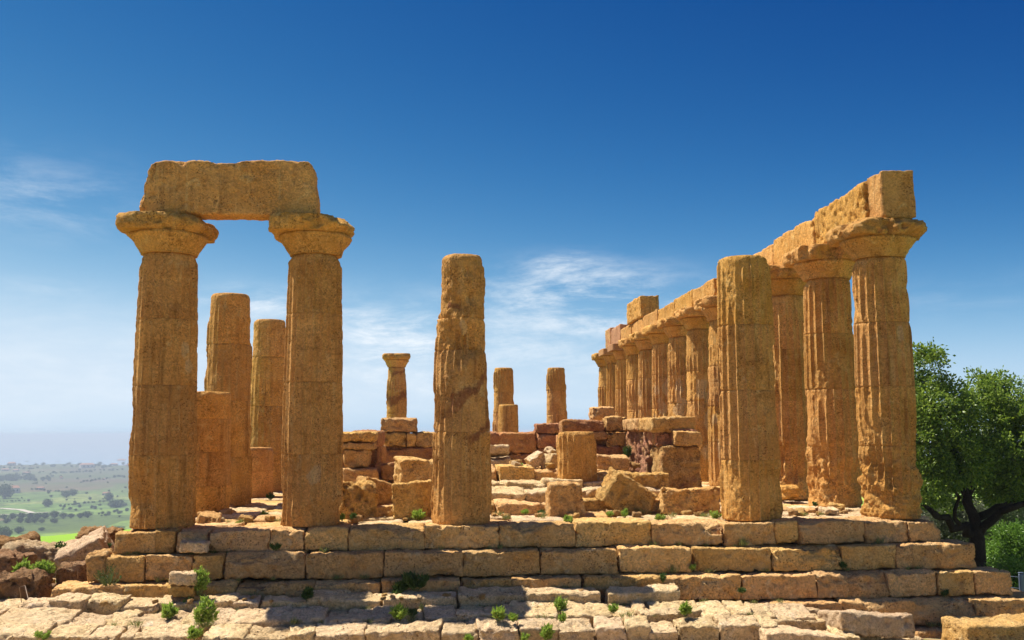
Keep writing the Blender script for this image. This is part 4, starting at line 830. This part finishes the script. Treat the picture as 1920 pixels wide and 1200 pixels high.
def crown_mesh(lobes, nclump, nleaf, ln, wd, mat, parent, seed, spread=.28, name='crown'):
    r = np.random.RandomState(seed); P, D = [], []
    vol = np.array([l[3]*l[4]*l[5] for l in lobes])**.7; pr = vol/vol.sum()
    for _ in range(nclump):
        l = lobes[r.choice(len(lobes), p=pr)]; d = r.normal(size=3); d /= np.linalg.norm(d)
        rr = r.uniform(.25, 1.0)**.4
        c = np.array(l[:3])+d*np.array(l[3:6])*rr
        k = int(nleaf*r.uniform(.5, 1.4)); s = spread*r.uniform(.5, 1.2)
        o = r.normal(size=(k, 3))*s*np.array([1, 1, .75])*.6; P.append(c+o)
        D.append(o*1.2+r.normal(size=(k, 3))*s*.6+d*s*.5+np.array([0, 0, -.02]))
    v, q = leaves(np.concatenate(P), np.concatenate(D), ln, wd)
    return mesh(name, v, q, mat, parent, smooth=False)
def limb(p0, p1, n=7, wob=.12, seed=0, sag=0):
    r = np.random.RandomState(seed); s = np.linspace(0, 1, n)[:, None]; p0, p1 = np.asarray(p0), np.asarray(p1)
    L = np.linalg.norm(p1-p0); w = r.normal(size=(n, 3))*wob*L*.25*np.sin(np.pi*s); w[0] = 0; w[-1] = 0
    return p0+(p1-p0)*s+w+np.array([0, 0, sag])*np.sin(np.pi*s)
TY = 11.0
base = at(1832, 1066, Y=TY); gzb = gz(base[0], TY)
tree = tag(empty('carob_tree', (base[0], TY, gzb)), 'large dark green leafy tree with forked trunk beyond the temple right end', 'tree')
T0 = np.array(tree.location)
def tp(px, py, Y=TY): return at(px, py, Y=Y)-T0
paths = [[np.zeros(3)+[.05, 0, -.2], tp(1834, 1060), tp(1832, 1010), tp(1828, 985)], limb(tp(1828, 1000), tp(1752, 962, 10.4), 7, .2, 1), limb(tp(1756, 968, 10.4), tp(1722, 945, 10.0), 5, .2, 8), limb(tp(1800, 985, 10.6), tp(1775, 900, 10.2), 6, .2, 12),
         limb(tp(1828, 990), tp(1806, 905, 11.3), 7, .15, 2), limb(tp(1806, 908, 11.3), tp(1780, 800, 11.6), 7, .15, 3), limb(tp(1815, 930, 11.2), tp(1850, 830, 11.8), 7, .15, 4),
         limb(tp(1834, 1000), tp(1880, 955, 10.5), 6, .15, 5), limb(tp(1878, 958, 10.5), tp(1945, 940, 10.2), 6, .15, 6), limb(tp(1838, 968), tp(1905, 935, 12), 6, .2, 7), limb(tp(1905, 936, 12), tp(1925, 860, 12), 6, .2, 9), limb(tp(1808, 900, 11.3), tp(1740, 740, 11), 8, .12, 10), limb(tp(1850, 840, 11.8), tp(1890, 730, 11.6), 7, .12, 11)]
rads = [np.array([.42, .33, .29, .27]), np.linspace(.2, .12, 7), np.linspace(.12, .06, 5), np.linspace(.1, .04, 6), np.linspace(.24, .16, 7), np.linspace(.16, .05, 7), np.linspace(.13, .05, 7), np.linspace(.2, .15, 6), np.linspace(.15, .1, 6), np.linspace(.16, .1, 6), np.linspace(.1, .05, 6), np.linspace(.12, .03, 8), np.linspace(.07, .03, 7)]
rads = [r*.8 for r in rads]; v, q = tube(paths, rads, 10); v = v+0.03*fbm(v, 3, 3, 4)[:, None]; mesh('trunk', v, q, M_BARK, tree)
def lobe(px, py, Y, rx, rz, ry=None):
    c = tp(px, py, Y); k = np.linalg.norm(at(px, py, Y=Y)-CAM)/FPX
    return (c[0], c[1], c[2], rx*k, (ry or (rx+rz)/2)*k, rz*k)
lobes = [lobe(1735, 700, 11, 34, 52), lobe(1760, 770, 10.6, 62, 60), lobe(1725, 830, 10.6, 40, 80), lobe(1885, 745, 11, 50, 42), lobe(1830, 800, 11.5, 70, 60), lobe(1900, 830, 10.5, 60, 70), lobe(1790, 865, 10.3, 60, 45), lobe(1960, 800, 11, 60, 70), lobe(1745, 905, 10.2, 40, 40), lobe(1870, 880, 11.5, 60, 40), lobe(1700, 760, 12, 40, 80), lobe(1840, 730, 12, 40, 26), lobe(1940, 900, 11, 50, 40), lobe(1700, 900, 12, 40, 60), lobe(1770, 925, 12.5, 45, 30), lobe(1880, 915, 12.5, 50, 30), lobe(1825, 860, 12.5, 60, 40)]
crown_mesh(lobes, 1250, 62, .12, .034, M_TREE, tree, 5, .23)
def bush(name, label, px0, py0, px1, py1, Y, mat, n, nl, ln, seed, cat='bush', group='bushes beyond the right end of the temple'):
    cx = (px0+px1)/2; c = at(cx, py1, Y=Y); g = gz(c[0], Y); t = tag(empty(name, (c[0], Y, min(g, c[2]))), label, cat, group); o = np.array(t.location)
    r = np.random.RandomState(seed); lb = []
    a = at(px0, (py0+py1)/2, Y=Y); b = at(px1, (py0+py1)/2, Y=Y); zt, zb = at(cx, py0, Y=Y)[2], at(cx, py1, Y=Y)[2]; w2, h = (b[0]-a[0])/2, zt-zb
    for k in range(7):
        rr = r.uniform(.35, .55); lb.append(((a[0]+b[0])/2-o[0]+r.uniform(-.6, .6)*w2, r.uniform(-.5, .5)*w2, zb-o[2]+h*r.uniform(.3, .68), w2*rr, w2*rr, h*.33))
    st = [limb((0, 0, -.2), (l[0], l[1], l[2]), 5, .2, seed+i) for i, l in enumerate(lb)]
    v, q = tube(st, [np.linspace(.07, .025, 5)]*len(st), 6); mesh('stem', v, q, M_BARK, t)
    crown_mesh(lb, n, nl, ln, ln*.22, mat, t, seed, .3)
bush('bush', 'bright yellow green bush at the right edge below the tree limb', 1842, 985, 1990, 1100, 14.0, M_BUSH, 380, 45, .12, 31)
bush('olive_bush', 'dusty grey green olive bush seen behind the tree trunk', 1735, 930, 1850, 1070, 19.0, M_OLIVE, 420, 45, .12, 32)
bush('olive_bush', 'grey green olive bush behind the right limb of the tree', 1830, 880, 1960, 1040, 24.0, M_OLIVE, 420, 45, .13, 33)
bush('bush', 'green bush half hidden by the third step at the right', 1860, 1040, 1930, 1120, 9.0, M_BUSH, 120, 40, .1, 34)
bush('olive_bush', 'olive bush hidden deep behind the tree crown', 1690, 850, 1790, 1010, 27.0, M_OLIVE, 300, 40, .14, 35)

# ------------------------------------------------------------------ the valley
def puff(name, seed, mat, n=150):
    """unit tree: crown of leaf clumps on a short trunk, 1 m wide"""
    r = np.random.RandomState(seed); t = empty(name)
    v, q = tube([limb((0, 0, -.1), (0, 0, .45), 4, .1, seed)], [np.linspace(.06, .04, 4)], 6); mesh('trunk', v, q, M_BARK, t)
    lb = [(r.uniform(-.2, .2), r.uniform(-.2, .2), r.uniform(.4, .6), .32, .32, .28) for _ in range(5)]
    crown_mesh(lb, n, 9, .12, .05, mat, t, seed, .16)
    return t
M_VAL = leafmat('valley_tree_leaf', (0.06, 0.09, 0.03), (0.10, 0.14, 0.05), .2, .7)
protos = [puff('valley_tree', 90+i, M_VAL) for i in range(3)]
used = [False]*3
def copy_tree(src):
    r = src.copy(); COL.objects.link(r)
    for ch in src.children:
        c = ch.copy(); COL.objects.link(c); c.parent = r
    return r
def vtree(px, py, w_px, label, group, asp=.85):
    p = on_ground(px, py, 120.0); d = np.linalg.norm(p-CAM); w = w_px*d/FPX
    k = rng.randrange(3); t = protos[k] if not used[k] else copy_tree(protos[k]); used[k] = True
    t.location = p; t.scale = (w, w, w*asp*rng.uniform(.85, 1.2)); t.rotation_euler = (0, 0, rng.uniform(0, 6.28)); tag(t, label, 'tree', group); return t
for i in range(12): vtree(-6+i*15.5+rng.uniform(-3, 3), 973.5-i*.25, rng.uniform(10, 14), 'small dark orchard tree in the upper orchard row in the valley', 'orchard trees in the upper row')
for px in (13, 38, 52, 65, 78, 102): vtree(px, 981, rng.uniform(9, 12), 'small round orchard tree in the lower orchard row in the valley', 'orchard trees in the lower row')
vtree(8, 1012, 22, 'dark tree at the left picture edge low in the valley', None, 1.2); vtree(35, 1001, 13, 'small tree beside the track low in the valley', None); vtree(78, 995, 10, 'single shrub in the open green field', None, .6)
vtree(218, 952, 20, 'dark cypress clump beside the left front column in the valley', None, .8); vtree(212, 951, 14, 'left neighbour of the dark cypress clump in the valley', None, 1.0); vtree(225, 951, 13, 'right neighbour of the dark cypress clump in the valley', None, 1.0)
vtree(223, 1000, 18, 'round shrub low beside the platform corner in the valley', None, .7); vtree(90, 950, 16, 'round dark tree in mid valley', None, .8); vtree(136, 930, 14, 'left one of two dark trees high in mid valley', None, 1.0); vtree(124, 933, 14, 'right hand companion of dark mid valley trees', None, .9); vtree(8, 935, 24, 'big dark tree at the left edge in mid valley', None, 1.2); vtree(205, 940, 14, 'blue green tree near the left front column in mid valley', None, 1.0)
r_ = random.Random(3)
for i in range(34): vtree(r_.uniform(112, 240), 972-r_.random()*26, r_.uniform(3.5, 6.5), 'small olive tree of the loose grove left of the front column', 'loose olive grove in the valley')
for i in range(26): vtree(r_.uniform(0, 94), 903-r_.random()*7, r_.uniform(6, 10), 'tree of the long dark wood in the far valley', 'long dark wood in the valley', 1.0)
for i in range(60):
    py = 872+75*r_.random()**1.4
    vtree(r_.uniform(-4, 245), py, r_.uniform(2.5, 5.5), 'small scattered tree on the hazy valley slopes', 'scattered valley trees', r_.uniform(.6, 1))
for (x0, y0, x1, y1, n) in ((5, 893, 60, 889, 9), (100, 888, 175, 885, 12), (150, 905, 235, 893, 12), (60, 918, 140, 925, 11), (0, 941, 60, 940, 8), (120, 948, 200, 941, 11), (0, 878, 70, 880, 8), (170, 883, 240, 881, 8)):
    for i in range(n):
        t = (i+r_.uniform(-.3, .3))/n; vtree(x0+(x1-x0)*t, y0+(y1-y0)*t+r_.uniform(-.6, .6), r_.uniform(2.8, 5.5), 'tree of a hedgerow dividing the hazy valley fields', 'hedgerow trees in the valley', r_.uniform(.6, .9))
for i in range(40): vtree(r_.uniform(-4, 245), 868.5+r_.random()*4+(3 if i % 2 else 0), r_.uniform(3, 6.5), 'tiny tree along the hazy coastal skyline', 'skyline trees', .7)
M_WH = plain('whitewash', (0.62, 0.56, 0.50), .9); M_ROOF = plain('terracotta_roof', (0.36, 0.17, 0.10), .9); M_GLASS = plain('dark_window', (0.05, 0.05, 0.06), .3)
def box_(x0, x1, y0, y1, z0, z1):
    v = np.array([(x, y, z) for z in (z0, z1) for y in (y0, y1) for x in (x0, x1)]); q = np.array([[0, 2, 3, 1], [4, 5, 7, 6], [0, 1, 5, 4], [2, 6, 7, 3], [0, 4, 6, 2], [1, 3, 7, 5]]); return v, q
def house(px, py, w_px, h_px, label):
    p = on_ground(px, py, 120.0); d = np.linalg.norm(p-CAM); w, h = w_px*d/FPX, h_px*d/FPX; dp = w*.6
    t = tag(empty('farmhouse', p), label, 'house', 'farmhouses in the valley'); t.rotation_euler = (0, 0, rng.uniform(-.3, .7))
    v, q = box_(-w/2, w/2, -dp/2, dp/2, -1, h*.68); mesh('wall', v, q, M_WH, t, smooth=False)
    a, b, e = w/2+.3, dp/2+.3, h*.68
    v = np.array([(-a, -b, e), (a, -b, e), (a, b, e), (-a, b, e), (-a*.75, 0, h), (a*.75, 0, h)]); mesh('roof', v, [[0, 1, 5, 4], [1, 2, 5], [2, 3, 4, 5], [3, 0, 4], [3, 2, 1, 0]], M_ROOF, t, smooth=False)
    for k in range(3):
        x = -w*.3+k*w*.3; v, q = box_(x-w*.05, x+w*.05, -dp/2-.06, -dp/2+.05, h*.22, h*.5); mesh('window', v, q, M_GLASS, t, smooth=False)
for (px, py, w, h, lab) in ((24, 924, 20, 12, 'pale farmhouse with reddish roof at the left in the valley'), (76, 918, 12, 5, 'small farmhouse right of the pale one in mid valley'), (200, 929, 13, 6, 'white roofed farm building near the left front column'), (163, 877, 22, 8, 'wide pale villa on the coastal rise'), (214, 873, 12, 4, 'low white building on the coastal rise near the column'), (228, 868, 14, 7, 'pinkish block at the right end of the coastal skyline'), (10, 883, 12, 4, 'white building at the far left of the coastal plain'), (30, 884, 9, 4, 'tiny white building on the coastal plain, second from left'), (50, 888, 12, 3, 'low long white shed on the coastal plain'), (22, 873, 12, 6, 'pink building on the left coastal skyline'), (238, 874, 6, 3, 'tiny white house touching the column on the coastal rise'), (115, 897, 5, 3, 'tiny lone house amid dark valley slopes'), (195, 899, 5, 2, 'tiny pale hut on the valley slope right')):
    house(px, py, w, h, lab)
# pale road ribbon in the valley
def ribbon(name, pts, w):
    P = np.array([on_ground(x, y, 120.0) for x, y in pts]); P2 = []
    for i in range(len(P)-1):
        for s in np.linspace(0, 1, 8, endpoint=False): P2.append(P[i]+(P[i+1]-P[i])*s)
    P2.append(P[-1]); P2 = np.array(P2); T = np.gradient(P2, axis=0)[:, :2]; T /= np.linalg.norm(T, axis=1, keepdims=True); Nn = np.stack([-T[:, 1], T[:, 0]], -1)
    A, B = P2[:, :2]+Nn*w/2, P2[:, :2]-Nn*w/2; v = np.concatenate([np.c_[A, ground_z(A[:, 0], A[:, 1])+.5], np.c_[B, ground_z(B[:, 0], B[:, 1])+.5]]); n = len(P2)
    q = np.array([[i, n+i, n+i+1, i+1] for i in range(n-1)]); tag(mesh(name, v, q, plain(name+'_dust', (.5, .44, .36), .95)), kind='structure')
ribbon('road', [(-20, 953), (10, 954), (38, 956), (50, 959), (62, 962)], 9); ribbon('track', [(-20, 965), (25, 965), (60, 962), (115, 960)], 6)

# ------------------------------------------------------------------ haze
v, q = box_(-52000, 52000, -52000, 52000, -152.0, 10.5)
hm = bpy.data.materials.new('haze_air'); hm.use_nodes = True; nt = hm.node_tree; nt.nodes.clear()
out = nt.nodes.new('ShaderNodeOutputMaterial'); pvn = nt.nodes.new('ShaderNodeVolumePrincipled')
pvn.inputs['Color'].default_value = (0.70, 0.81, 0.95, 1); pvn.inputs['Density'].default_value = 0.00021; pvn.inputs['Anisotropy'].default_value = 0.1
nt.links.new(pvn.outputs[0], out.inputs['Volume'])
tag(mesh('haze', v, q, hm, smooth=False), kind='stuff')
